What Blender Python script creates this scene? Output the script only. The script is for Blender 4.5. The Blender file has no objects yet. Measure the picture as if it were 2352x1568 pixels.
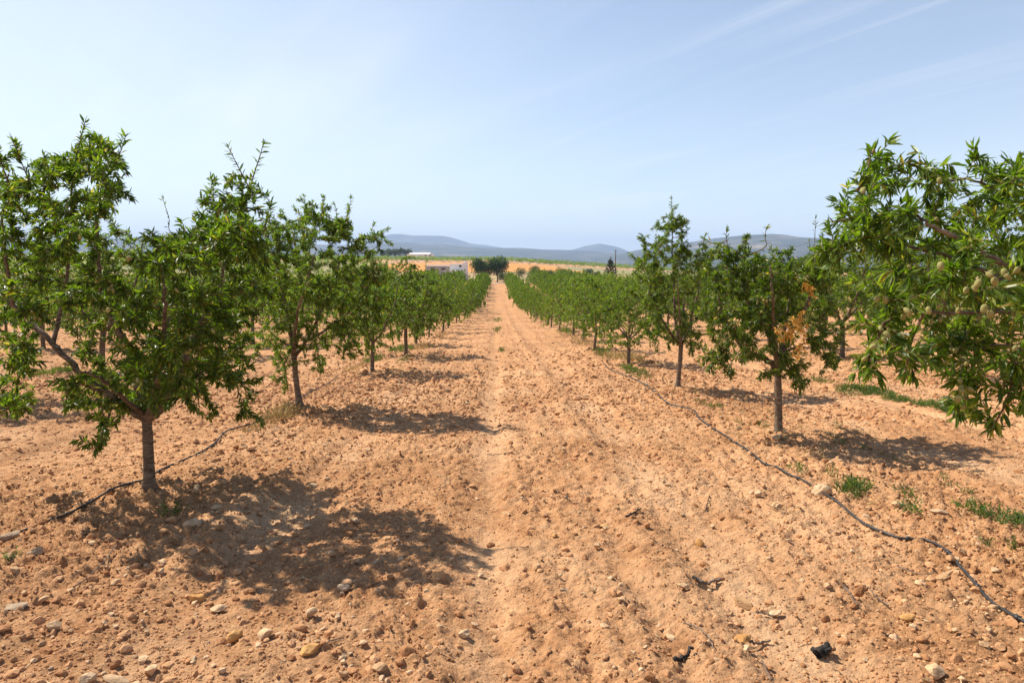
import bpy, math, random
import numpy as np
from mathutils import Vector, Matrix, Euler

# ------------------------------------------------------------------ camera, world, sun, exposure
S = bpy.context.scene
COL = S.collection
R = math.radians
CAM_H = 1.78
YAW, PITCH, FPX = -1.315, -6.69, 1568.0     # FPX: focal length in pixels of a 2352 px wide picture

cam_d = bpy.data.cameras.new("camera")
cam = bpy.data.objects.new("camera", cam_d)
COL.objects.link(cam)
cam.location = (0, 0, CAM_H)
cam.rotation_euler = (R(90 + PITCH), 0, R(YAW))
cam_d.sensor_width = 36
cam_d.lens = 24.0
cam_d.clip_start = 0.05
cam_d.clip_end = 60000
S.camera = cam

SUN_V = Vector((-0.72, 0.46, 1.0)).normalized()
sun_d = bpy.data.lights.new("sun", 'SUN')
sun_d.energy = 5.0
sun_d.angle = R(0.53)
sun_d.color = (1.0, 0.93, 0.80)
sun = bpy.data.objects.new("sun", sun_d)
COL.objects.link(sun)
sun.location = (-20, 12, 30)
sun.rotation_euler = SUN_V.to_track_quat('Z', 'Y').to_euler()
SUN_EL = math.asin(SUN_V.z)
SUN_AZ = math.atan2(SUN_V.x, SUN_V.y)

world = bpy.data.worlds.new("World")
S.world = world
world.use_nodes = True
wn, wl = world.node_tree.nodes, world.node_tree.links
wn.clear()
w_out = wn.new('ShaderNodeOutputWorld')
w_bg = wn.new('ShaderNodeBackground')
w_bg.inputs['Strength'].default_value = 0.093
sky = wn.new('ShaderNodeTexSky')
sky.sky_type = 'NISHITA'
sky.sun_disc = False
sky.sun_elevation = SUN_EL
sky.sun_rotation = SUN_AZ
sky.altitude = 500
sky.air_density = 1.0
sky.dust_density = 0.35
sky.ozone_density = 1.0
# thin cirrus: wisps laid out on a plane high above, mixed over the sky
w_tc = wn.new('ShaderNodeTexCoord')
w_sep = wn.new('ShaderNodeSeparateXYZ')
wl.new(w_tc.outputs['Generated'], w_sep.inputs[0])
def wmath(op, a, b=None, clamp=False):
    n = wn.new('ShaderNodeMath'); n.operation = op; n.use_clamp = clamp
    for i, v in enumerate((a, b)):
        if v is None: continue
        if isinstance(v, (int, float)): n.inputs[i].default_value = v
        else: wl.new(v, n.inputs[i])
    return n.outputs[0]
wz = wmath('ADD', wmath('MAXIMUM', w_sep.outputs[2], 0.0), 0.12)
wcomb = wn.new('ShaderNodeCombineXYZ')
wl.new(wmath('DIVIDE', w_sep.outputs[0], wz), wcomb.inputs[0])
wl.new(wmath('DIVIDE', w_sep.outputs[1], wz), wcomb.inputs[1])
def cirrus(rot, scale, loc, lo, hi, detail=7, dist=0.6):
    m = wn.new('ShaderNodeMapping')
    m.vector_type = 'TEXTURE'
    m.inputs['Rotation'].default_value = (0, 0, R(rot))
    m.inputs['Scale'].default_value = scale
    m.inputs['Location'].default_value = loc
    wl.new(wcomb.outputs[0], m.inputs[0])
    n = wn.new('ShaderNodeTexNoise')
    n.inputs['Scale'].default_value = 1.0
    n.inputs['Detail'].default_value = detail
    n.inputs['Roughness'].default_value = 0.55
    n.inputs['Distortion'].default_value = dist
    wl.new(m.outputs[0], n.inputs['Vector'])
    r = wn.new('ShaderNodeMapRange'); r.interpolation_type = 'SMOOTHSTEP'
    r.inputs['From Min'].default_value = lo; r.inputs['From Max'].default_value = hi
    wl.new(n.outputs['Fac'], r.inputs['Value'])
    return r.outputs[0]
c_broad = cirrus(128, (2.6, 0.75, 1), (3.1, 1.7, 0), 0.45, 0.80)
c_fine = cirrus(122, (2.2, 0.20, 1), (7.3, 2.2, 0), 0.50, 0.82, 8, 0.9)
c_veil = cirrus(140, (3.0, 2.2, 1), (1.2, 5.1, 0), 0.35, 0.75, 4)
cl = wmath('ADD', wmath('MULTIPLY', c_broad, 0.40), wmath('MULTIPLY', wmath('MULTIPLY', c_fine, wmath('ADD', wmath('MULTIPLY', w_sep.outputs[0], 2.2), 0.15, True)), 0.48))
cl = wmath('ADD', cl, wmath('MULTIPLY', c_veil, 0.22), True)
# a general milky summer veil, thickening toward the horizon
veil = wmath('ADD', 0.02, wmath('MULTIPLY', wmath('SUBTRACT', 1.0, wmath('MULTIPLY', wz, 1.6), True), 0.28))
# hazier toward the sun's side of the sky
veil = wmath('ADD', veil, wmath('MULTIPLY', wmath('SUBTRACT', 0.18, w_sep.outputs[0], True), 0.42))
fac = wmath('ADD', wmath('MULTIPLY', cl, 0.50), veil, True)
# the veil and the wisps lie low in the sky; overhead it is clear blue
hi_ = wn.new('ShaderNodeMapRange'); hi_.interpolation_type = 'SMOOTHSTEP'
hi_.inputs['From Min'].default_value = 0.42; hi_.inputs['From Max'].default_value = 0.78
hi_.inputs['To Min'].default_value = 1.0; hi_.inputs['To Max'].default_value = 0.0
wl.new(w_sep.outputs[2], hi_.inputs['Value'])
fac = wmath('MULTIPLY', fac, hi_.outputs[0])
w_mix = wn.new('ShaderNodeMix'); w_mix.data_type = 'RGBA'
wl.new(fac, w_mix.inputs['Factor'])
wl.new(sky.outputs[0], w_mix.inputs[6])
w_mix.inputs[7].default_value = (7.35, 7.5, 7.35, 1)
wl.new(w_mix.outputs[2], w_bg.inputs['Color'])
wl.new(w_bg.outputs[0], w_out.inputs['Surface'])

S.view_settings.view_transform = 'Standard'
S.view_settings.look = 'None'
S.view_settings.exposure = 0.76
S.view_settings.gamma = 1.0
S.render.engine = 'CYCLES'
S.cycles.max_bounces = 6
S.cycles.diffuse_bounces = 3
S.cycles.glossy_bounces = 2
S.cycles.transmission_bounces = 4
S.cycles.volume_bounces = 1
S.cycles.transparent_max_bounces = 4
S.cycles.use_denoising = True

# ------------------------------------------------------------------ helpers: geometry of the view, noise, meshes
_cr = cam.rotation_euler.to_matrix()
def ray(px, py):
    return _cr @ Vector(((px - 1176) / FPX, -(py - 784) / FPX, -1.0))
def P(px, py, Y):
    """the world point at depth Y (metres along the rows) seen in direction (px, py)"""
    d = ray(px, py)
    return np.array([d.x / d.y * Y, Y, CAM_H + d.z / d.y * Y])

def drop(y):
    """long profile of the orchard: falls away from the camera, then levels out, then climbs to the far fields"""
    y = np.asarray(y, dtype=float)
    s = 0.0574
    t = np.clip(y - 45, 0, 75)
    z = -s * np.minimum(y, 45) - s * (t - t * t / 150.0)
    k = np.clip((y - 215) / 320.0, 0, 1)
    z = z + 5.9 * (k * k * (3 - 2 * k)) 
    k2 = np.clip((y - 535) / 400.0, 0, 1)
    return z + 3.2 * k2
def base_z(x, y):
    x = np.asarray(x, dtype=float); y = np.asarray(y, dtype=float)
    far = np.clip((y - 260) / 240.0, 0, 1)
    tilt = -0.062 * np.clip(x - 6, 0, 220) * far + 0.012 * np.clip(-x - 40, 0, 300) * far
    beyond = np.clip((y - 900) / 900.0, 0, 1)
    tilt = tilt - beyond * 30
    return drop(y) + tilt
def ground_hit(px, py):
    d = ray(px, py)
    a = 0.5
    lo, hi = 0.5, 400.0
    f = lambda Y: (CAM_H + d.z / d.y * Y) - float(base_z(d.x / d.y * Y, Y))
    Y = lo
    while Y < hi and f(Y) > 0: Y *= 1.02
    lo2, hi2 = Y / 1.02, Y
    for _ in range(40):
        m = (lo2 + hi2) / 2
        if f(m) > 0: lo2 = m
        else: hi2 = m
    return d.x / d.y * lo2, lo2

def _h(ix, iy, seed):
    h = (ix.astype(np.uint32) * np.uint32(374761393) + iy.astype(np.uint32) * np.uint32(668265263) + np.uint32(seed * 1442695 + 977))
    h = (h ^ (h >> np.uint32(13))) * np.uint32(1274126177)
    h = h ^ (h >> np.uint32(16))
    return (h & np.uint32(0xFFFFFF)).astype(np.float32) / np.float32(0xFFFFFF)
def vnoise(x, y, seed=0):
    fx, fy = np.floor(x), np.floor(y)
    ix, iy = fx.astype(np.int64), fy.astype(np.int64)
    u, v = (x - fx).astype(np.float32), (y - fy).astype(np.float32)
    u = u * u * (3 - 2 * u); v = v * v * (3 - 2 * v)
    a = _h(ix, iy, seed); b = _h(ix + 1, iy, seed); c = _h(ix, iy + 1, seed); d = _h(ix + 1, iy + 1, seed)
    return (a * (1 - u) + b * u) * (1 - v) + (c * (1 - u) + d * u) * v - 0.5
def fbm(x, y, scale, octs=4, seed=0, gain=0.5):
    x = np.asarray(x, dtype=float); y = np.asarray(y, dtype=float)
    s = 0; a = 1.0; f = 1.0 / scale
    for o in range(octs):
        c, sn = math.cos(o * 1.1 + seed), math.sin(o * 1.1 + seed)
        s = s + a * vnoise((x * c - y * sn) * f + 31.7 * o + 1000, (x * sn + y * c) * f - 17.3 * o + 1000, seed + o)
        a *= gain; f *= 2.03
    return s
def lumps(x, y, cell, prob, rmin, rmax, seed):
    """height of round clods strewn one per cell with probability prob"""
    x = np.asarray(x, dtype=float) + 500; y = np.asarray(y, dtype=float) + 500
    fx, fy = np.floor(x / cell), np.floor(y / cell)
    out = np.zeros(np.shape(x), dtype=np.float32)
    for dx in (-1, 0, 1):
        for dy in (-1, 0, 1):
            ix, iy = (fx + dx).astype(np.int64), (fy + dy).astype(np.int64)
            on = _h(ix, iy, seed) < prob
            r = (rmin + (rmax - rmin) * _h(ix, iy, seed + 1) ** 2) * cell
            cx = (fx + dx + 0.15 + 0.7 * _h(ix, iy, seed + 2)) * cell
            cy = (fy + dy + 0.15 + 0.7 * _h(ix, iy, seed + 3)) * cell
            e = 0.7 + 0.6 * _h(ix, iy, seed + 4)
            d2 = ((x - cx) * e) ** 2 + ((y - cy) / e) ** 2
            hgt = np.sqrt(np.maximum(r * r - d2, 0)) * (0.45 + 0.45 * _h(ix, iy, seed + 5))
            out = np.maximum(out, np.where(on, hgt, 0))
    return out

MOUNDS = [ground_hit(*p) for p in ((345, 1140), (690, 943), (1788, 1004), (1556, 897))]      # soil heaped round the near trunks
ROW_L, ROW_R, ROW_GAP = -3.15, 3.68, 6.83
def soil_h(x, y, fine=True):
    """height of the tilled soil: long profile, row berms, cultivator furrows, wheel tracks, clods"""
    x = np.asarray(x, dtype=float); y = np.asarray(y, dtype=float)
    z = base_z(x, y)
    lane = (x - ROW_L) / ROW_GAP
    u = lane - np.floor(lane)                       # 0 at a row, 0.5 in mid lane
    berm = np.exp(-((np.minimum(u, 1 - u) * ROW_GAP) / 0.75) ** 2)
    z = z + 0.03 * berm
    wob = 0.09 * fbm(x, y, 2.2, 3, 5)
    uu = u * ROW_GAP + wob
    for mx, my in MOUNDS: z = z + 0.05 * np.exp(-((x - mx) ** 2 + (y - my) ** 2) / 0.055)
    fur = np.sin(uu * 2 * math.pi / 0.46) + 0.4 * np.sin(uu * 2 * math.pi / 0.23 + 1.0)
    amp = 0.013 * (1 - berm) * np.clip(0.6 + 1.3 * fbm(x, y, 1.4, 2, 9), 0, 1.4)
    z = z + amp * fur
    for c, w, d in ((3.07, 0.25, 0.042), (4.72, 0.24, 0.042), (1.45, 0.24, 0.036)):
        z = z - d * np.exp(-((uu - c) / w) ** 2) + 0.6 * d * np.exp(-((uu - c + 0.42) / 0.18) ** 2)
    z = z + 0.05 * fbm(x, y, 1.3, 3, 21) + 0.035 * fbm(x, y, 0.33, 3, 33)
    rough = np.clip(0.75 + 1.4 * fbm(x, y, 2.4, 2, 41) + 0.5 * berm, 0.25, 1.6)
    trk = np.exp(-((uu - 3.07) / 0.22) ** 2) + 0.7 * np.exp(-((uu - 4.72) / 0.26) ** 2) + 0.7 * np.exp(-((uu - 1.45) / 0.26) ** 2)
    rough = rough * (1 - 0.60 * trk)
    if fine:
        z = z + rough * (0.75 * lumps(x, y, 0.115, 0.62, 0.14, 0.42, 50) + 1.25 * lumps(x, y, 0.052, 0.75, 0.16, 0.45, 60))
        z = z + rough * 1.1 * np.where(np.hypot(x, y) < 9, lumps(x, y, 0.027, 0.8, 0.18, 0.48, 80), 0)
        z = z + rough * np.clip((y - 9) / 10, 0, 1) * 0.75 * lumps(x, y, 0.26, 0.8, 0.14, 0.46, 90)
        z = z + rough * (0.034 * fbm(x, y, 0.06, 3, 70))
    else:
        z = z + rough * 0.006
    return z
def soil_dust(x, y):
    """pale dusty crust: in the wheel tracks and in drifts between the clods"""
    lane = (x - ROW_L) / ROW_GAP; u = (lane - np.floor(lane)) * ROW_GAP + 0.09 * fbm(x, y, 2.2, 3, 5)
    t = np.exp(-((u - 3.07) / .22) ** 2) + .9 * np.exp(-((u - 4.72) / .25) ** 2) + .8 * np.exp(-((u - 1.45) / .25) ** 2)
    return np.clip((0.40 * t + 0.9 * fbm(x, y, 1.1, 4, 88)) * np.clip(1.25 - y / 22.0, 0.12, 1), 0, 0.75)
def H(x, y):
    return float(soil_h(np.array([x]), np.array([y]), False)[0])

def mesh_np(name, V, tris=None, quads=None, smooth=False, attr=None):
    me = bpy.data.meshes.new(name)
    V = np.ascontiguousarray(V, dtype=np.float32)
    nt = 0 if tris is None else len(tris)
    nq = 0 if quads is None else len(quads)
    me.vertices.add(len(V)); me.vertices.foreach_set('co', V.ravel())
    idx = []
    if nt: idx.append(np.asarray(tris).ravel())
    if nq: idx.append(np.asarray(quads).ravel())
    idx = np.concatenate(idx).astype(np.int32)
    me.loops.add(len(idx)); me.loops.foreach_set('vertex_index', idx)
    me.polygons.add(nt + nq)
    st = np.concatenate([np.arange(nt) * 3, nt * 3 + np.arange(nq) * 4]).astype(np.int32)
    me.polygons.foreach_set('loop_start', st)
    me.polygons.foreach_set('use_smooth', np.full(nt + nq, bool(smooth)))
    me.update(calc_edges=True)
    if attr is not None:
        for k, a in attr.items():
            a = np.asarray(a, dtype=np.float32)
            if a.ndim == 1:
                at = me.attributes.new(k, 'FLOAT', 'POINT'); at.data.foreach_set('value', a)
            else:
                at = me.attributes.new(k, 'FLOAT_COLOR', 'POINT'); at.data.foreach_set('color', a.ravel())
    return me
def link(name, me, mat=None, parent=None, loc=None):
    o = bpy.data.objects.new(name, me)
    COL.objects.link(o)
    if mat is not None and me is not None and len(me.materials) == 0:
        for m in (mat if isinstance(mat, (list, tuple)) else [mat]): me.materials.append(m)
    if parent is not None: o.parent = parent
    if loc is not None: o.location = tuple(float(v) for v in loc)
    return o
def tag(o, label=None, cat=None, group=None, kind=None):
    if label: o['label'] = label
    if cat: o['category'] = cat
    if group: o['group'] = group
    if kind: o['kind'] = kind
    return o
def empty(name, loc, rz=0.0):
    o = bpy.data.objects.new(name, None)
    COL.objects.link(o)
    o.empty_display_size = 0.3
    o.location = tuple(float(v) for v in loc); o.rotation_euler = (0, 0, rz)
    return o
def copy_thing(o, loc, rz=0.0, sc=1.0):
    c = o.copy(); COL.objects.link(c)
    c.location = tuple(float(v) for v in loc); c.rotation_euler = (0, 0, rz); c.scale = (sc, sc, sc)
    for ch in list(o.children):
        d = ch.copy(); COL.objects.link(d); d.parent = c
        for g in list(ch.children):
            e = g.copy(); COL.objects.link(e); e.parent = d
    return c

# ------------------------------------------------------------------ materials
def mat_new(name):
    m = bpy.data.materials.new(name); m.use_nodes = True
    nt = m.node_tree; nt.nodes.clear()
    out = nt.nodes.new('ShaderNodeOutputMaterial')
    return m, nt.nodes, nt.links, out
def ramp(n, stops):
    r = n.new('ShaderNodeValToRGB')
    e = r.color_ramp.elements
    while len(e) < len(stops): e.new(0.5)
    for el, (p, c) in zip(e, stops):
        el.position = p; el.color = (*c, 1)
    return r
def noise(n, l, scale, detail=5, rough=0.55, vec=None, dist=0.0):
    t = n.new('ShaderNodeTexNoise')
    t.inputs['Scale'].default_value = scale; t.inputs['Detail'].default_value = detail
    t.inputs['Roughness'].default_value = rough; t.inputs['Distortion'].default_value = dist
    if vec is not None: l.new(vec, t.inputs['Vector'])
    return t
def mixc(n, l, fac, a, b, mode='MIX'):
    x = n.new('ShaderNodeMix'); x.data_type = 'RGBA'; x.blend_type = mode
    for s, v in ((x.inputs['Factor'], fac), (x.inputs[6], a), (x.inputs[7], b)):
        if isinstance(v, (int, float)): s.default_value = v
        elif isinstance(v, tuple): s.default_value = (*v, 1)
        else: l.new(v, s)
    return x.outputs[2]
def principled(n, l, out, col, rough=0.9, spec=0.2):
    b = n.new('ShaderNodeBsdfPrincipled')
    if isinstance(col, tuple): b.inputs['Base Color'].default_value = (*col, 1)
    else: l.new(col, b.inputs['Base Color'])
    b.inputs['Roughness'].default_value = rough
    b.inputs['Specular IOR Level'].default_value = spec
    l.new(b.outputs[0], out.inputs['Surface'])
    return b
def bump(n, l, b, h, strength, dist):
    k = n.new('ShaderNodeBump'); k.inputs['Strength'].default_value = strength; k.inputs['Distance'].default_value = dist
    l.new(h, k.inputs['Height']); l.new(k.outputs[0], b.inputs['Normal'])

SOIL_A, SOIL_B, SOIL_C = (0.32, 0.146, 0.064), (0.515, 0.274, 0.133), (0.64, 0.390, 0.215)
def soil_material(name, per_object=False, stone=False):
    m, n, l, out = mat_new(name)
    g = n.new('ShaderNodeNewGeometry')
    pos = g.outputs['Position']
    a = noise(n, l, 0.45, 4, 0.6, pos); b = noise(n, l, 7.0, 6, 0.65, pos); c = noise(n, l, 60.0, 4, 0.6, pos)
    r1 = ramp(n, [(0.28, SOIL_A), (0.52, SOIL_B), (0.78, SOIL_C)])
    l.new(b.outputs['Fac'], r1.inputs[0])
    tint = ramp(n, [(0.32, (0.80, 0.77, 0.74)), (0.68, (1.09, 1.09, 1.09))])
    l.new(a.outputs['Fac'], tint.inputs[0])
    col = mixc(n, l, 1.0, r1.outputs[0], tint.outputs[0], 'MULTIPLY')
    gr = ramp(n, [(0.3, (0.80, 0.78, 0.76)), (0.7, (1.12, 1.12, 1.12))])
    l.new(c.outputs['Fac'], gr.inputs[0])
    col = mixc(n, l, 1.0, col, gr.outputs[0], 'MULTIPLY')
    du = n.new('ShaderNodeAttribute'); du.attribute_name = 'dust'
    col = mixc(n, l, du.outputs['Fac'], col, (0.63, 0.395, 0.225))
    bs = principled(n, l, out, col, 0.95, 0.12)
    f = noise(n, l, 30.0, 10, 0.78, pos)
    v = n.new('ShaderNodeTexVoronoi'); v.inputs['Scale'].default_value = 55.0; v.inputs['Randomness'].default_value = 1.0
    l.new(pos, v.inputs['Vector'])
    v2 = n.new('ShaderNodeTexVoronoi'); v2.inputs['Scale'].default_value = 21.0; l.new(pos, v2.inputs['Vector'])
    ad = n.new('ShaderNodeMath'); ad.operation = 'MULTIPLY_ADD'; ad.inputs[1].default_value = -0.35
    l.new(v.outputs['Distance'], ad.inputs[0]); l.new(f.outputs['Fac'], ad.inputs[2])
    ad2 = n.new('ShaderNodeMath'); ad2.operation = 'MULTIPLY_ADD'; ad2.inputs[1].default_value = -0.5
    l.new(v2.outputs['Distance'], ad2.inputs[0]); l.new(ad.outputs[0], ad2.inputs[2])
    bump(n, l, bs, ad2.outputs[0], 0.85, 0.026)
    return m
M = {}
M['soil'] = soil_material('tilled_soil')

def clod_material(name, stops, rough=0.9, attr='v'):
    m, n, l, out = mat_new(name)
    at = n.new('ShaderNodeAttribute'); at.attribute_name = attr
    oi = n.new('ShaderNodeObjectInfo')
    s = n.new('ShaderNodeMath'); s.operation = 'ADD'
    l.new(at.outputs['Fac'], s.inputs[0])
    ml = n.new('ShaderNodeMath'); ml.operation = 'MULTIPLY'; ml.inputs[1].default_value = 1.0
    l.new(oi.outputs['Random'], ml.inputs[0])
    l.new(ml.outputs[0], s.inputs[1])
    fr = n.new('ShaderNodeMath'); fr.operation = 'FRACT'; l.new(s.outputs[0], fr.inputs[0])
    r = ramp(n, stops); l.new(fr.outputs[0], r.inputs[0])
    g = n.new('ShaderNodeNewGeometry')
    t = noise(n, l, 22.0, 6, 0.7, g.outputs['Position'])
    k = ramp(n, [(0.25, (0.66, 0.60, 0.52)), (0.7, (1.14, 1.12, 1.1))]); l.new(t.outputs['Fac'], k.inputs[0])
    col = mixc(n, l, 1.0, r.outputs[0], k.outputs[0], 'MULTIPLY')
    b = principled(n, l, out, col, rough, 0.2)
    t2 = noise(n, l, 70.0, 6, 0.7, g.outputs['Position'])
    bump(n, l, b, t2.outputs['Fac'], 0.6, 0.008)
    return m
M['clod'] = clod_material('soil_clod', [(0.0, (0.32, 0.150, 0.066)), (0.5, (0.46, 0.240, 0.117)), (1.0, (0.57, 0.33, 0.175))])
M['stone'] = clod_material('pale_stone', [(0.0, (0.42, 0.25, 0.13)), (0.35, (0.54, 0.36, 0.21)), (0.7, (0.60, 0.42, 0.26)), (1.0, (0.47, 0.33, 0.21))])
M['orange_stone'] = clod_material('ochre_stone', [(0.0, (0.50, 0.26, 0.09)), (1.0, (0.58, 0.33, 0.13))])
M['grey_stone'] = clod_material('grey_stone', [(0.0, (0.36, 0.265, 0.185)), (1.0, (0.43, 0.33, 0.23))])

def leaf_material(name, stops, trans=(0.38, 0.43, 0.10), tfac=0.45, rough=0.40, spec=0.42):
    m, n, l, out = mat_new(name)
    at = n.new('ShaderNodeAttribute'); at.attribute_name = 'v'
    oi = n.new('ShaderNodeObjectInfo')
    r = ramp(n, stops); l.new(at.outputs['Fac'], r.inputs[0])
    hv = n.new('ShaderNodeHueSaturation')
    mr = n.new('ShaderNodeMapRange'); mr.inputs['To Min'].default_value = 0.78; mr.inputs['To Max'].default_value = 1.22
    l.new(oi.outputs['Random'], mr.inputs['Value']); l.new(mr.outputs[0], hv.inputs['Value'])
    l.new(r.outputs[0], hv.inputs['Color'])
    b = n.new('ShaderNodeBsdfPrincipled')
    l.new(hv.outputs[0], b.inputs['Base Color'])
    b.inputs['Roughness'].default_value = rough; b.inputs['Specular IOR Level'].default_value = spec
    t = n.new('ShaderNodeBsdfTranslucent')
    tc = mixc(n, l, 1.0, hv.outputs[0], (trans[0] * 6, trans[1] * 6, trans[2] * 6), 'MULTIPLY')
    l.new(tc, t.inputs['Color'])
    mx = n.new('ShaderNodeMixShader'); mx.inputs[0].default_value = tfac
    l.new(b.outputs[0], mx.inputs[1]); l.new(t.outputs[0], mx.inputs[2])
    l.new(mx.outputs[0], out.inputs['Surface'])
    return m
M['leaf'] = leaf_material('almond_leaf', [(0.0, (0.028, 0.054, 0.007)), (0.40, (0.066, 0.112, 0.011)), (0.80, (0.140, 0.192, 0.024)), (0.96, (0.20, 0.20, 0.04)), (1.0, (0.34, 0.24, 0.06))])
M['leaf_dark'] = leaf_material('evergreen_leaf', [(0.0, (0.020, 0.045, 0.016)), (0.6, (0.040, 0.075, 0.024)), (1.0, (0.065, 0.10, 0.035))], tfac=0.2, spec=0.25, rough=0.5)
M['leaf_olive'] = leaf_material('olive_leaf', [(0.0, (0.05, 0.065, 0.028)), (0.6, (0.085, 0.10, 0.045)), (1.0, (0.13, 0.14, 0.07))], tfac=0.2, spec=0.3, rough=0.5)
M['conifer'] = leaf_material('conifer_needles', [(0.0, (0.014, 0.022, 0.012)), (1.0, (0.04, 0.05, 0.026))], tfac=0.1, spec=0.2, rough=0.6)
M['dead_leaf'] = leaf_material('withered_leaf', [(0.0, (0.36, 0.18, 0.03)), (0.6, (0.60, 0.35, 0.07)), (1.0, (0.72, 0.50, 0.16))], trans=(0.2, 0.17, 0.12), tfac=0.35, rough=0.6, spec=0.2)
M['weed'] = leaf_material('weed_leaf', [(0.0, (0.035, 0.065, 0.016)), (0.6, (0.070, 0.115, 0.028)), (1.0, (0.17, 0.19, 0.06))], tfac=0.3, rough=0.5, spec=0.3)
M['dry_grass'] = leaf_material('dry_grass_blade', [(0.0, (0.40, 0.28, 0.12)), (1.0, (0.62, 0.48, 0.24))], trans=(0.18, 0.17, 0.14), tfac=0.25, rough=0.7, spec=0.1)

def bark_material(name, c0, c1, c2):
    m, n, l, out = mat_new(name)
    tc = n.new('ShaderNodeTexCoord')
    mp = n.new('ShaderNodeMapping'); mp.inputs['Scale'].default_value = (9, 9, 38)
    l.new(tc.outputs['Object'], mp.inputs[0])
    a = noise(n, l, 1.0, 6, 0.65, mp.outputs[0], 0.8)
    b = noise(n, l, 14.0, 5, 0.6, tc.outputs['Object'])
    r = ramp(n, [(0.30, c0), (0.52, c1), (0.74, c2)]); l.new(a.outputs['Fac'], r.inputs[0])
    k = ramp(n, [(0.3, (0.7, 0.7, 0.7)), (0.7, (1.12, 1.12, 1.12))]); l.new(b.outputs['Fac'], k.inputs[0])
    col = mixc(n, l, 1.0, r.outputs[0], k.outputs[0], 'MULTIPLY')
    bs = principled(n, l, out, col, 0.85, 0.2)
    bump(n, l, bs, a.outputs['Fac'], 1.0, 0.02)
    return m
M['bark'] = bark_material('almond_bark', (0.055, 0.038, 0.027), (0.19, 0.138, 0.096), (0.36, 0.28, 0.21))
M['twig'] = bark_material('twig_bark', (0.10, 0.055, 0.03), (0.20, 0.125, 0.07), (0.30, 0.21, 0.14))
M['dead_wood'] = bark_material('dead_wood', (0.09, 0.06, 0.045), (0.19, 0.14, 0.11), (0.33, 0.27, 0.22))
M['charred'] = bark_material('charred_wood', (0.018, 0.016, 0.015), (0.05, 0.042, 0.036), (0.18, 0.14, 0.11))

def simple(name, col, rough=0.7, spec=0.3, var=0.15, scale=3.0):
    m, n, l, out = mat_new(name)
    g = n.new('ShaderNodeNewGeometry')
    t = noise(n, l, scale, 6, 0.6, g.outputs['Position'])
    k = ramp(n, [(0.3, (1 - var,) * 3), (0.7, (1 + var * 0.6,) * 3)]); l.new(t.outputs['Fac'], k.inputs[0])
    c = mixc(n, l, 1.0, col, k.outputs[0], 'MULTIPLY')
    principled(n, l, out, c, rough, spec)
    return m
M['almond'] = simple('almond_hull', (0.26, 0.235, 0.085), 0.8, 0.15, 0.4, 30)
M['hose'] = simple('dusty_black_hose', (0.034, 0.030, 0.028), 0.5, 0.4, 0.5, 9)
M['white_wall'] = simple('white_render', (0.78, 0.76, 0.74), 0.85, 0.2, 0.08, 1.5)
M['annex_wall'] = simple('weathered_render', (0.40, 0.37, 0.36), 0.85, 0.2, 0.2, 1.5)
M['grey_wall'] = simple('grey_render', (0.48, 0.47, 0.48), 0.85, 0.2, 0.1, 1.5)
M['roof'] = simple('weathered_roof', (0.36, 0.26, 0.22), 0.85, 0.2, 0.2, 2.0)
M['dark'] = simple('dark_opening', (0.03, 0.03, 0.035), 0.4, 0.5, 0.1)
M['metal'] = simple('dark_metal', (0.10, 0.10, 0.11), 0.5, 0.5, 0.1)
M['pole'] = simple('weathered_pole', (0.14, 0.11, 0.09), 0.85, 0.2, 0.2)
# ------------------------------------------------------------------ the setting: soil, far fields, hills
def grid_mesh(name, X, Y, Z, attr=None, smooth=True):
    r, c = X.shape
    V = np.stack([X, Y, Z], -1).reshape(-1, 3)
    i = (np.arange(r - 1)[:, None] * c + np.arange(c - 1)[None, :]).ravel()
    q = np.stack([i, i + 1, i + c + 1, i + c], -1)
    return mesh_np(name, V, None, q, smooth, attr)

def rows_geo(y0, y1, k):
    n = int(math.log(y1 / y0) / k) + 1
    return y0 * np.exp(np.linspace(0, math.log(y1 / y0), n))
ys = np.concatenate([rows_geo(1.3, 14.0, 0.0036)[:-1], rows_geo(14.0, 228.0, 0.0065)])
us = np.linspace(-1, 1, 700)
YY, UU = np.meshgrid(ys, us, indexing='ij')
XX = UU * (0.92 * YY + 1.6)
ZZ = soil_h(XX, YY)
soil = link('ground', grid_mesh('ground', XX, YY, ZZ, {'dust': soil_dust(XX, YY).ravel()}), M['soil'])
tag(soil, 'tilled reddish tan soil of the orchard with furrows and clods', 'ground', kind='structure')
del XX, YY, ZZ, UU

# the terrain round and beyond the orchard, out to the foot of the hills
ty = np.concatenate([np.linspace(-120, 0, 13)[:-1], np.linspace(0, 205, 60), np.linspace(208, 1000, 190), 1000 * np.exp(np.linspace(0.01, 2.75, 90))])
tx = np.concatenate([-np.exp(np.linspace(math.log(9000), math.log(300), 30)), np.linspace(-298, 298, 260), np.exp(np.linspace(math.log(300), math.log(9000), 30))])
TX, TY = np.meshgrid(tx, ty)
TZ = base_z(TX, TY) + 0.25 * fbm(TX, TY, 30, 3, 3) - np.where(TY < 226, 0.45, 0.0)
nz = fbm(TX, TY, 40, 4, 13); nz2 = fbm(TX, TY, 11, 3, 17)
def band(y, a, b, w): return np.clip((y - a) / w, 0, 1) * np.clip((b - y) / w, 0, 1)
col = np.zeros(TX.shape + (4,), dtype=np.float32); col[..., 3] = 1
def lay(c, f):
    for k in range(3): col[..., k] = col[..., k] * (1 - f) + c[k] * f
lay((0.48, 0.27, 0.14), np.ones(TX.shape))
lay((0.30, 0.24, 0.12), band(TY, 222, 305 + 25 * nz, 6) * np.clip(0.75 + 1.2 * nz2, 0, 1))
lay((0.26, 0.23, 0.11), band(TY, 300, 500, 8))
lay((0.54, 0.25, 0.075), band(TY, 318 + 20 * nz, 470, 8) * band(TX, -70, 44 + 12 * nz, 4))
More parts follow.
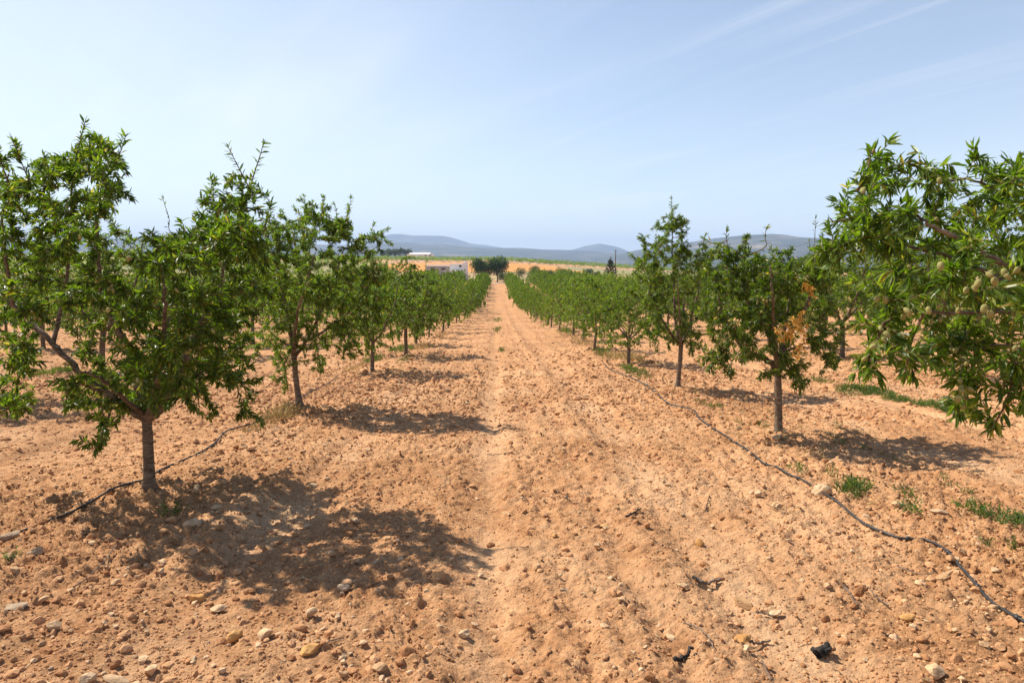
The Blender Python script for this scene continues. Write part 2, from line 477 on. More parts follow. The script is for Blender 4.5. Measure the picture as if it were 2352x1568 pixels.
lay((0.50, 0.27, 0.15), band(TY, 470, 505, 6))
lay((0.52, 0.27, 0.15), band(TY, 505, 720, 8))
lay((0.16, 0.16, 0.08), band(TY, 720, 1e6, 60))
lay((0.46, 0.34, 0.20), band(TY, 900, 1e6, 60) * np.clip(2.2 * nz - 0.1, 0, 1))
mt, n, l, out = mat_new('farmland')
at = n.new('ShaderNodeAttribute'); at.attribute_name = 'landcover'
g = n.new('ShaderNodeNewGeometry')
t = noise(n, l, 0.35, 8, 0.65, g.outputs['Position'])
k = ramp(n, [(0.3, (0.78, 0.76, 0.74)), (0.7, (1.1, 1.1, 1.1))]); l.new(t.outputs['Fac'], k.inputs[0])
principled(n, l, out, mixc(n, l, 1.0, at.outputs['Color'], k.outputs[0], 'MULTIPLY'), 0.95, 0.1)
terrain = link('terrain', grid_mesh('terrain', TX, TY, TZ, {'landcover': col.reshape(-1, 4)}), mt)
tag(terrain, 'open farmland with ochre fields beyond the orchard', 'terrain', kind='structure')

# pale dirt track crossing at the end of the lane
kx = np.linspace(-40, 60, 60); kv = np.linspace(0, 1, 5)
KX, KV = np.meshgrid(kx, kv); KY = 203.5 + KV * 5.0 + 1.2 * np.sin(KX * 0.05)
link_track = link('dirt_track', grid_mesh('dirt_track', KX, KY, soil_h(KX, KY, False) + 0.12), simple('pale_track', (0.62, 0.50, 0.38), 0.95, 0.1, 0.15, 1.0))
tag(link_track, 'pale dirt track crossing at the far end of the lane', 'track', kind='structure')

# hills: (name, ridge line in picture pixels, depth of the crest, fore slope, colours)
mh, n, l, out = mat_new('scrubby_hillside')
g = n.new('ShaderNodeNewGeometry')
a = noise(n, l, 0.0035, 8, 0.62, g.outputs['Position']); b = noise(n, l, 0.03, 5, 0.7, g.outputs['Position'])
r = ramp(n, [(0.38, (0.018, 0.026, 0.013)), (0.53, (0.042, 0.048, 0.024)), (0.62, (0.12, 0.10, 0.06)), (0.74, (0.38, 0.29, 0.18))])
l.new(a.outputs['Fac'], r.inputs[0])
k = ramp(n, [(0.35, (0.55, 0.58, 0.55)), (0.65, (1.2, 1.15, 1.1))]); l.new(b.outputs['Fac'], k.inputs[0])
principled(n, l, out, mixc(n, l, 1.0, r.outputs[0], k.outputs[0], 'MULTIPLY'), 0.95, 0.05)
def hill(label, ridge, Y, fore, back, seed, foot=-40.0):
    px = np.linspace(ridge[0][0], ridge[-1][0], 260)
    rp = np.array(ridge, dtype=float)
    py = np.interp(px, rp[:, 0], rp[:, 1])
    for _ in range(6): py[1:-1] = 0.25 * py[:-2] + 0.5 * py[1:-1] + 0.25 * py[2:]
    x0 = (px - 1140) / FPX * Y
    top = CAM_H + (600 - py) / FPX * Y
    v = np.linspace(-1, 1, 61)
    XH = np.repeat(x0[:, None], len(v), 1); VV = np.repeat(v[None, :], len(px), 0)
    YH = Y + np.where(VV < 0, VV * fore, VV * back)
    s = np.cos(np.clip(np.abs(VV), 0, 1) * math.pi / 2) ** 1.3
    er = fbm(XH, YH, 900, 5, seed) * 0.55
    s2 = np.clip(s + er * s * (1 - s) * 1.7, 0, 1.0)
    ZH = foot + (top[:, None] - foot) * s2 + fbm(XH, YH, 160, 3, seed + 4) * 7.0
    o = link('hill', grid_mesh('hill', XH, YH, ZH), mh)
    tag(o, label, 'hill', kind='structure')
hill('pale flat topped mountain farthest left on the skyline', [(560, 640), (700, 600), (790, 575), (850, 561), (880, 546), (911, 539), (952, 542), (1027, 544), (1052, 550), (1083, 561), (1108, 563), (1164, 571), (1230, 580), (1330, 600), (1420, 640)], 10500, 2600, 2500, 3)
hill('pale rounded peak right of centre on the skyline', [(1200, 640), (1280, 590), (1315, 574), (1343, 565), (1374, 560), (1405, 566), (1430, 577), (1480, 592), (1560, 640)], 9800, 2000, 2000, 8)
hill('long blue wooded ridge across the middle distance', [(-400, 575), (0, 560), (200, 556), (370, 548), (480, 553), (700, 562), (820, 565), (921, 559), (958, 558), (977, 565), (1032, 563), (1077, 569), (1139, 572), (1190, 570), (1233, 574), (1296, 575), (1330, 575), (1390, 582), (1450, 590), (1600, 600), (1800, 640)], 7200, 3000, 2000, 14)
hill('darker blue hill rising on the right', [(1240, 640), (1320, 606), (1358, 597), (1415, 585), (1468, 574), (1513, 569), (1580, 558), (1644, 547), (1706, 540), (1747, 540), (1829, 549), (1900, 556), (2000, 566), (2150, 572), (2352, 580), (2700, 590), (3000, 640)], 5200, 2400, 1600, 23)

# ------------------------------------------------------------------ tubes, leaves, fruit
def catmull(pts, per=6):
    p = np.asarray(pts, dtype=float)
    if len(p) < 3:
        t = np.linspace(0, 1, per + 1)[:, None]
        return p[0] * (1 - t) + p[-1] * t
    q = np.vstack([2 * p[0] - p[1], p, 2 * p[-1] - p[-2]])
    out = []
    for i in range(1, len(q) - 2):
        t = np.linspace(0, 1, per, endpoint=False)[:, None]
        a, b, c, d = q[i - 1], q[i], q[i + 1], q[i + 2]
        out.append(0.5 * ((2 * b) + (c - a) * t + (2 * a - 5 * b + 4 * c - d) * t ** 2 + (3 * b - a - 3 * c + d) * t ** 3))
    out.append(p[-1][None])
    return np.vstack(out)
class Tubes:
    def __init__(self): self.V, self.Q, self.n = [], [], 0
    def add(self, pts, rad, sides=6, rough=0.0, rng=None):
        pts = np.asarray(pts, dtype=float); m = len(pts)
        rad = np.asarray(rad, dtype=float) if np.ndim(rad) else np.full(m, float(rad))
        T = np.gradient(pts, axis=0); T /= np.linalg.norm(T, axis=1)[:, None] + 1e-9
        ref = np.array([0.3, 1.0, 0.1]) if abs(T[0][2]) > 0.8 else np.array([0, 0, 1.0])
        N = np.cross(T, ref); N /= np.linalg.norm(N, axis=1)[:, None] + 1e-9
        B = np.cross(T, N)
        a = np.linspace(0, 2 * math.pi, sides, endpoint=False)
        rr = np.repeat(rad[:, None], sides, 1)
        if rough and rng is not None: rr = rr * (1 + rough * (rng.random((m, sides)) - 0.5))
        ring = pts[:, None, :] + rr[..., None] * (np.cos(a)[None, :, None] * N[:, None, :] + np.sin(a)[None, :, None] * B[:, None, :])
        self.V.append(ring.reshape(-1, 3)); self.V.append(pts[-1:] + T[-1:] * rad[-1] * 0.6)
        i = np.arange(m - 1)[:, None] * sides; j = np.arange(sides)[None, :]; k = (j + 1) % sides
        q = np.stack([i + j, i + k, i + sides + k, i + sides + j], -1).reshape(-1, 4) + self.n
        tip = self.n + m * sides; e = self.n + (m - 1) * sides
        cap = np.stack([e + j[0], e + k[0], np.full(sides, tip), np.full(sides, tip)], -1)
        self.Q.append(q); self.cap = cap
        self.T = getattr(self, 'T', []); self.T.append(cap[:, :3])
        self.n += m * sides + 1
    def mesh(self, name, off=(0, 0, 0)):
        return mesh_np(name, np.vstack(self.V) - np.asarray(off), np.vstack(self.T), np.vstack(self.Q), True)

def leaf_arrays(pos, dirs, length, rng, full=True, wid=0.28, droop=0.35, vbias=0.0):
    """leaf blades: pos n*3, dirs n*3 (the way each blade points), length n; full = folded, arched 8-vertex blade, else a folded diamond"""
    n = len(pos)
    d = dirs.copy(); d[:, 2] -= droop * rng.random(n); d /= np.linalg.norm(d, axis=1)[:, None] + 1e-9
    up = np.tile(np.array([0, 0, 1.0]), (n, 1)) + 0.75 * rng.normal(size=(n, 3))
    s = np.cross(d, up); s /= np.linalg.norm(s, axis=1)[:, None] + 1e-9
    nn = np.cross(s, d)
    L = length[:, None]; W = L * wid * (0.8 + 0.4 * rng.random((n, 1))) * 0.5
    curv = (0.05 + 0.16 * rng.random((n, 1))) * L
    fold = W * 0.45
    v = np.clip(0.5 + 0.27 * rng.normal(size=n) + vbias, 0, 1)
    v = np.where(rng.random(n) < 0.02, 1.0, v * 0.95)
    if full:
        st = 0.06
        b = pos
        m1 = pos + d * L * 0.33 ; m2 = pos + d * L * 0.68 - nn * curv * 0.45; tp = pos + d * L - nn * curv * 1.3
        V = np.stack([b, m1 - s * W * 0.92 + nn * fold, m1, m1 + s * W * 0.92 + nn * fold,
                      m2 - s * W * 0.80 + nn * fold * .8, m2, m2 + s * W * 0.80 + nn * fold * .8, tp], 1)
        k = (np.arange(n) * 8)[:, None]
        T = np.concatenate([k + np.array([[0, 2, 1]]), k + np.array([[0, 3, 2]]), k + np.array([[4, 5, 7]]), k + np.array([[5, 6, 7]])])
        Q = np.concatenate([k + np.array([[1, 2, 5, 4]]), k + np.array([[2, 3, 6, 5]])])
        return V.reshape(-1, 3), T, Q, np.repeat(v, 8)
    m = pos + d * L * 0.5
    V = np.stack([pos, m - s * W + nn * fold, m + s * W + nn * fold, pos + d * L - nn * curv], 1)
    k = (np.arange(n) * 4)[:, None]
    T = np.concatenate([k + np.array([[0, 3, 1]]), k + np.array([[0, 2, 3]])])
    return V.reshape(-1, 3), T, None, np.repeat(v, 4)
def join_arrays(parts):
    V, T, Q, A, n = [], [], [], [], 0
    for v, t, q, a in parts:
        V.append(v); A.append(a)
        if t is not None: T.append(t + n)
        if q is not None: Q.append(q + n)
        n += len(v)
    return np.vstack(V), (np.vstack(T) if T else None), (np.vstack(Q) if Q else None), np.concatenate(A)

class Growth:
    """a tree skeleton: limbs are given, twigs grow from the nearest wood out to wanted end points, leaves sit along the twigs"""
    def __init__(self, seed):
        self.rng = np.random.default_rng(seed)
        self.limbs, self.tw = [], Tubes()
        self.nodes = np.zeros((40000, 3)); self.nn = 0
        self.lp, self.ld, self.ll = [], [], []
        self.sp = []
    def _node(self, p):
        k = min(len(p), len(self.nodes) - self.nn)
        self.nodes[self.nn:self.nn + k] = p[:k]; self.nn += k
    def limb(self, pts, r0, r1, graft=True, sides=8):
        p = catmull(pts, 7)
        if len(p) > 4: p[2:-1] += self.rng.normal(size=(len(p) - 3, 3)) * r0 * 0.16
        t = np.linspace(0, 1, len(p))
        tb = Tubes(); tb.add(p, r0 + (r1 - r0) * t ** 0.8, sides, 0.14, self.rng)
        self.limbs.append(tb)
        if graft: self._node(p[2:])
        return p
    def leaves(self, p, start, leaf, gap, per, spread=(0.45, 1.2)):
        rng = self.rng
        seg = np.linalg.norm(np.diff(p, axis=0), axis=1); cum = np.concatenate([[0], np.cumsum(seg)]); L = cum[-1]
        k = max(2, int(L * (1 - start) / gap))
        d = L * start + (L * (1 - start)) * (np.arange(k) + rng.random(k) * 0.8) / k
        pos = np.stack([np.interp(d, cum, p[:, i]) for i in range(3)], -1)
        T = np.gradient(p, axis=0); T /= np.linalg.norm(T, axis=1)[:, None] + 1e-9
        tan = np.stack([np.interp(d, cum, T[:, i]) for i in range(3)], -1)
        cnt = rng.integers(per[0], per[1] + 1, k)
        cnt[-1] += 3
        pos = np.repeat(pos, cnt, 0); tan = np.repeat(tan, cnt, 0)
        m = len(pos)
        r = rng.normal(size=(m, 3)); r -= tan * np.sum(r * tan, 1)[:, None]; r /= np.linalg.norm(r, axis=1)[:, None] + 1e-9
        th = spread[0] + (spread[1] - spread[0]) * rng.random(m)
        th[-3:] *= 0.4
        self.lp.append(pos + rng.normal(size=(m, 3)) * 0.004)
        self.ld.append(tan * np.cos(th)[:, None] + r * np.sin(th)[:, None])
        self.ll.append(leaf * (0.65 + 0.6 * rng.random(m)))
        self.sp.append(pos[::4])
    def shoot(self, pts, r0, leaf, gap=0.03, per=(2, 4), start=0.15, graft=True):
        p = catmull(pts, 6)
        t = np.linspace(0, 1, len(p))
        self.tw.add(p, r0 * (1 - 0.75 * t) + 0.0012, 5)
        if graft: self._node(p[1:])
        self.leaves(p, start, leaf, gap, per, (0.45, 1.0))
    def fill(self, ends, leaf, gap=0.042, per=(3, 5), r=0.0045, reach=0.75, flop=0.25):
        rng = self.rng
        ends = np.asarray(ends, dtype=float)
        D = np.min(np.linalg.norm(ends[:, None, :] - self.nodes[None, :self.nn, :], axis=2), axis=1)
        for i in np.argsort(D):
            E = ends[i]
            d = np.linalg.norm(self.nodes[:self.nn] - E, axis=1)
            # prefer wood that lies lower and further in than the end point
            j = int(np.argmin(d + 0.35 * np.maximum(self.nodes[:self.nn, 2] - E[2], 0)))
            A = self.nodes[j]; L = d[j]
            if L > reach:
                A = A; 
            if L < 0.10:
                E = A + (rng.normal(size=3) * 0.6 + np.array([0, 0, 0.25])) * 0.08; L = np.linalg.norm(E - A); spur = True
            else: spur = False
            c = A + (E - A) * 0.5 + np.array([0, 0, flop * L]) + rng.normal(size=3) * 0.10 * L
            t = np.linspace(0, 1, 7)[:, None]
            p = A * (1 - t) ** 2 + c * 2 * t * (1 - t) + E * t ** 2
            self.tw.add(p, np.linspace(r * (0.7 + 0.9 * min(L, 1)), 0.0014, 7), 4)
            if not spur: self._node(p[2:-1])
            self.leaves(p, min(0.30, 0.12 * L / 0.3) if L < 0.5 else 0.35, leaf, gap, per)
    def leaf_mesh(self, name, off, full, droop=0.45, wid=0.28):
        pos = np.vstack(self.lp); d = np.vstack(self.ld); ln = np.concatenate(self.ll)
        V, T, Q, A = leaf_arrays(pos, d, ln, self.rng, full, wid, droop)
        return mesh_np(name, V - np.asarray(off), T, Q, False, {'v': A})

def fruit_mesh(seed):
    rng = np.random.default_rng(seed)
    a, b = 10, 7
    th = np.linspace(0, math.pi, b); ph = np.linspace(0, 2 * math.pi, a, endpoint=False)
    TH, PH = np.meshgrid(th, ph, indexing='ij')
    rad = 1.0 - 0.10 * np.exp(-((PH - math.pi) / 0.35) ** 2)
    z = np.cos(TH); taper = np.sin(TH) ** 0.85 * (1 + 0.14 * z)
    V = np.stack([0.0150 * taper * rad * np.cos(PH), 0.0120 * taper * rad * np.sin(PH), 0.0205 * z - 0.0205], -1).reshape(-1, 3)
    i = (np.arange(b - 1)[:, None] * a); j = np.arange(a)[None, :]; k = (j + 1) % a
    Q = np.stack([i + j, i + a + j, i + a + k, i + k], -1).reshape(-1, 4)
    tb = Tubes(); tb.add(np.array([[0, 0, -0.002], [0.001, 0, 0.006], [0.003, 0, 0.014]]), 0.0012, 4)
    V2 = np.vstack(tb.V); 
    return mesh_np('almond', np.vstack([V, V2]), np.vstack(tb.T) + len(V), np.vstack([Q, np.vstack(tb.Q) + len(V)]), True)
FRUIT = [fruit_mesh(k) for k in range(2)]
for f in FRUIT: f.materials.append(M['almond'])
# ------------------------------------------------------------------ the near almond trees, each grown to its own shape
HERO_ROWS = {}
def put_fruit(root, spots, off, rng, tilt=0.5, label=None):
    for p in spots:
        o = link('almond', FRUIT[int(rng.integers(2))], None, root)
        o.location = tuple(float(v) for v in (np.asarray(p) - off))
        o.rotation_euler = (rng.normal() * tilt, rng.normal() * tilt, rng.random() * 6.28)
        s = 0.70 + 0.34 * rng.random(); o.scale = (s, s, s)

def hero(label, base, trunk, limbs, blobs, shoots, leaf, Rd, seed, trunk_r, n_fruit=0, fruit_px=None, dead=None, Y=None, x=None, gap=0.023, per=(4, 6), dens=1.7, wid=0.24, group='almond trees lining the lane', twig_r=0.0045):
    g = Growth(seed); rng = g.rng
    if Y is None: x, Y = ground_hit(*base)
    zb = H(x, Y) - 0.02
    off = np.array([x, Y, zb])
    root = empty('almond_tree', off)
    tag(root, label, 'almond tree', group)
    tp = [off] + [P(a, b, Y + (c[0] if c else 0)) for a, b, *c in trunk]
    tp = catmull(tp, 6)
    t = np.linspace(0, 1, len(tp))
    tb = Tubes(); tb.add(tp, 0.80 * trunk_r * (1.0 + 0.6 * np.exp(-t / 0.06) - 0.12 * t + 0.30 * np.clip(t - 0.86, 0, 1) / 0.14), 16, 0.12, rng)
    link('trunk', tb.mesh('trunk', off), M['bark'], root)
    for pts, r0, r1 in limbs:
        p = [P(a, b, Y + c) for a, b, c in pts]
        if 'fork' : pass
        g.limb(p, r0, r1, sides=10)
    for tbl in g.limbs: link('limb', tbl.mesh('limb', off), M['bark'], root)
    bl = np.array([b[:3] for b in blobs], dtype=float)
    lo = (bl[:, :2] - bl[:, 2:3]).min(0); hi = (bl[:, :2] + bl[:, 2:3]).max(0)
    c0, rr = (lo + hi) / 2, (hi - lo) / 2
    ends = []
    for b in blobs:
        px, py, r, k = b[:4]
        nk = int(round(k * dens)); per_c = 6
        for i_ in range(nk):
            if i_ % per_c:
                ends.append(cc + rng.normal(size=3) * np.array([1, 1, .85]) * min(.10, .013 * Y)); continue
            a = rng.random() * 6.283; q = r * math.sqrt(rng.random())
            X, Z = px + q * math.cos(a), py + q * math.sin(a)
            if len(b) > 4: dy = b[4] + 0.25 * rng.normal()
            else: dy = rng.uniform(-1, 1) * Rd * math.sqrt(max(0.10, 1 - ((X - c0[0]) / rr[0]) ** 2 - ((Z - c0[1]) / rr[1]) ** 2))
            cc = P(X, Z, Y + dy); ends.append(cc)
    for s in shoots:
        pts, kw = (s if isinstance(s, tuple) else (s, {}))
        p = [P(a, b, Y + c) for a, b, c in pts]
        d = np.linalg.norm(g.nodes[:g.nn] - p[0], axis=1); j = int(np.argmin(d))
        if d[j] < 0.6: p = [g.nodes[j].copy()] + p
        g.shoot(p, kw.get('r', 0.007), leaf * kw.get('leaf', 1.0), kw.get('gap', 0.032), kw.get('per', (2, 4)))
    g.fill(ends, leaf, gap, per, r=twig_r)
    link('twigs', g.tw.mesh('twigs', off), M['twig'], root)
    link('foliage', g.leaf_mesh('foliage', off, True, wid=wid), M['leaf'], root)
    sp = np.vstack(g.sp)
    if n_fruit:
        w = 1.0 / (0.25 + np.clip(sp[:, 1] - (Y - Rd), 0, 10)) ** 1.5
        idx = rng.choice(len(sp), size=n_fruit // 2, replace=False, p=w / w.sum())
        spots = []
        for i in idx:
            for _ in range(int(rng.integers(1, 4))):
                spots.append(sp[i] + rng.normal(size=3) * 0.018 - np.array([0, 0.06, 0.01]))
        put_fruit(root, spots[:100], off, rng)
    if fruit_px:
        fr = cam.rotation_euler.to_matrix().transposed()
        q = (sp - np.array([0, 0, CAM_H])) @ np.array(fr).T
        sx, sy = 1176 - FPX * q[:, 0] / q[:, 2], 784 + FPX * q[:, 1] / q[:, 2]
        spots = []
        for a, b in fruit_px:
            d = np.hypot(sx - a, sy - b) + 45 * (sp[:, 1] - sp[:, 1].min())
            spots.append(P(a, b - 8, sp[int(np.argmin(d)), 1] - 0.10))
        put_fruit(root, spots, off, rng)
    if dead:
        pos, dr, ln = [], [], []
        for pts in dead:
            p = catmull([P(a, b, Y + c) for a, b, c in pts], 6)
            dn = Tubes(); dn.add(p, 0.004, 5)
            k = 60
            t = rng.random(k) * (len(p) - 1)
            pos.append(np.stack([np.interp(t, np.arange(len(p)), p[:, i]) for i in range(3)], -1) + rng.normal(size=(k, 3)) * 0.022)
            v = rng.normal(size=(k, 3)); v[:, 2] -= 0.5; dr.append(v / np.linalg.norm(v, axis=1)[:, None]); ln.append(0.034 + 0.03 * rng.random(k))
        V, T, Q, A = leaf_arrays(np.vstack(pos), np.vstack(dr), np.concatenate(ln), rng, True, 0.42, 0.6)
        o = link('withered_leaves', mesh_np('withered_leaves', V - off, T, Q, False, {'v': A}), M['dead_leaf'], root)
        o['label'] = 'withered orange leaves on a dead shoot'
    return root

# nearest tree of the left row
hero('nearest tree on the left, wide open crown with tall leafy shoots and green almonds', (345, 1140),
     [(341, 1040), (338, 975), (338, 950)],
     [([(337, 962, 0), (300, 940, -.05), (262, 915, -.1), (190, 862, -.15), (108, 775, -.1), (38, 708, 0), (-25, 640, .1)], .041, .016),
      ([(122, 788, -.1), (140, 705, 0), (157, 611, .05), (163, 488, .05), (165, 400, .1)], .021, .007),
      ([(337, 958, .02), (318, 880, .1), (295, 802, .15), (268, 750, .1), (234, 679, .05), (228, 599, 0), (223, 510, -.05), (225, 420, -.05)], .045, .009),
      ([(340, 960, 0), (375, 926, -.05), (424, 822, -.15), (453, 765, -.1), (486, 710, -.1), (523, 684, -.1), (560, 660, -.1)], .050, .018),
      ([(500, 695, -.1), (508, 640, -.05), (520, 590, 0), (548, 510, .05), (572, 440, .05)], .017, .007),
      ([(340, 958, -.03), (362, 890, -.35), (372, 800, -.7), (378, 700, -.9), (372, 610, -1.0)], .036, .008),
      ([(338, 955, .05), (350, 890, .4), (372, 810, .75), (392, 720, .95), (400, 620, 1.0)], .036, .008),
      ([(30, 702, 0), (15, 600, -.1), (5, 500, -.1), (20, 400, 0)], .018, .006),
      ([(335, 955, -.02), (285, 915, -.3), (230, 870, -.65), (180, 850, -.85)], .026, .007),
      ([(345, 950, 0), (410, 890, .3), (470, 850, .55), (530, 830, .7)], .024, .006)],
     [(35, 385, 32, 6), (60, 440, 40, 12), (110, 400, 40, 9), (160, 380, 42, 12), (205, 350, 36, 11), (255, 385, 34, 11), (268, 420, 25, 6),
      (95, 500, 55, 15), (175, 470, 55, 17), (245, 470, 30, 9), (5, 470, 35, 7), (10, 560, 55, 15), (80, 600, 65, 20), (150, 570, 55, 16), (225, 545, 50, 10),
      (20, 670, 60, 18), (110, 680, 60, 8), (60, 760, 45, 4), (40, 830, 40, 11), (22, 895, 28, 8), (18, 935, 16, 4),
      (180, 660, 50, 4), (215, 720, 60, 5), (290, 690, 60, 22), (350, 620, 55, 22), (395, 560, 50, 18), (430, 640, 65, 30), (480, 560, 50, 22), (535, 540, 50, 22),
      (560, 600, 55, 24), (505, 500, 35, 12), (555, 470, 30, 9), (560, 430, 22, 6), (600, 540, 25, 6),
      (330, 770, 75, 32), (410, 750, 75, 34), (490, 740, 60, 24), (550, 690, 50, 18), (560, 760, 45, 13),
      (250, 840, 50, 10), (300, 880, 60, 24), (370, 860, 65, 30), (440, 850, 55, 22), (500, 830, 50, 17), (545, 880, 35, 9), (565, 940, 18, 5),
      (175, 905, 32, 8), (160, 940, 14, 3), (215, 900, 35, 8), (245, 960, 26, 7), (240, 1000, 12, 3), (390, 920, 30, 8), (455, 905, 35, 8), (300, 930, 30, 7)],
     [[(165, 400, .1), (180, 340, .1), (190, 300, .1), (196, 278, .1)], [(225, 430, 0), (262, 380, 0), (280, 340, 0), (290, 308, 0)],
      [(70, 440, 0), (52, 380, 0), (28, 322, 0)], [(20, 420, 0), (5, 380, 0), (-2, 340, 0)],
      [(572, 440, .05), (585, 395, .05), (598, 355, .05), (606, 326, .05)], [(572, 430, .05), (548, 385, .05), (524, 338, .05)],
      ([(400, 540, .2), (388, 500, .2), (372, 450, .2)], {'per': (1, 1), 'gap': .03, 'leaf': .6, 'r': .004}),
      [(500, 510, 0), (498, 480, 0), (490, 462, 0)], [(600, 540, -.1), (612, 500, -.1), (622, 470, -.1)],
      [(60, 760, -.2), (50, 840, -.25), (35, 900, -.3), (14, 945, -.3)], [(230, 900, -.4), (238, 960, -.45), (240, 1008, -.45)],
      [(530, 850, .1), (548, 900, .1), (568, 955, .1)], [(440, 880, -.3), (455, 915, -.3), (458, 945, -.3)], [(170, 880, -.5), (150, 925, -.55), (148, 948, -.55)]],
     0.069, 1.5, 101, 0.058, n_fruit=98, dens=2.0, per=(4, 7), gap=0.023)

# second tree of the left row
hero('second tree of the left lane row, dense rounded crown on a trunk leaning left', (690, 943),
     [(681, 880), (677, 840), (675, 812)],
     [([(675, 820, 0), (668, 770, -.1), (655, 700, -.2), (640, 620, -.3), (632, 540, -.3)], .042, .009),
      ([(676, 818, 0), (702, 784, 0), (735, 720, .1), (765, 650, .1), (790, 570, .1)], .042, .009),
      ([(676, 816, 0), (690, 740, .5), (705, 650, .8), (712, 560, .9)], .036, .008),
      ([(675, 816, 0), (680, 740, -.5), (700, 660, -.9), (725, 580, -1.0)], .034, .008),
      ([(700, 786, 0), (760, 750, .1), (815, 705, .2), (850, 650, .2)], .024, .007),
      ([(672, 800, 0), (630, 770, 0), (595, 740, .1)], .022, .007)],
     [(640, 525, 42, 14), (700, 512, 36, 14), (745, 512, 36, 14), (795, 522, 36, 13), (600, 560, 45, 14), (665, 560, 60, 30), (740, 560, 60, 30), (810, 560, 50, 22), (850, 560, 25, 8),
      (610, 640, 50, 18), (680, 640, 60, 32), (760, 640, 60, 32), (830, 630, 50, 22), (870, 610, 22, 6), (610, 710, 45, 15), (680, 720, 60, 28), (750, 720, 60, 26), (825, 710, 50, 20), (865, 690, 22, 6),
      (600, 775, 40, 10), (655, 790, 40, 14), (735, 790, 30, 9), (795, 770, 35, 10), (655, 850, 22, 6), (733, 830, 16, 4), (805, 805, 14, 4)],
     [[(620, 510, 0), (622, 465, 0)], [(695, 500, 0), (700, 470, 0), (697, 448, 0)], [(735, 500, 0), (742, 470, 0), (741, 450, 0)], [(790, 510, 0), (802, 480, 0), (806, 452, 0)],
      [(775, 520, .2), (772, 485, .2), (768, 466, .2)], [(840, 560, .1), (852, 535, .1), (859, 512, .1)], [(790, 780, 0), (803, 800, 0), (806, 822, 0)], [(728, 800, -.3), (735, 830, -.3), (737, 848, -.3)],
      [(655, 830, -.4), (658, 865, -.4), (660, 890, -.4)], [(815, 730, .1), (838, 770, .1), (848, 795, .1)], ([(715, 500, .3), (718, 460, .3)], {'per': (1, 2), 'leaf': .7})],
     0.070, 1.15, 202, 0.060, n_fruit=80, dens=2.7)

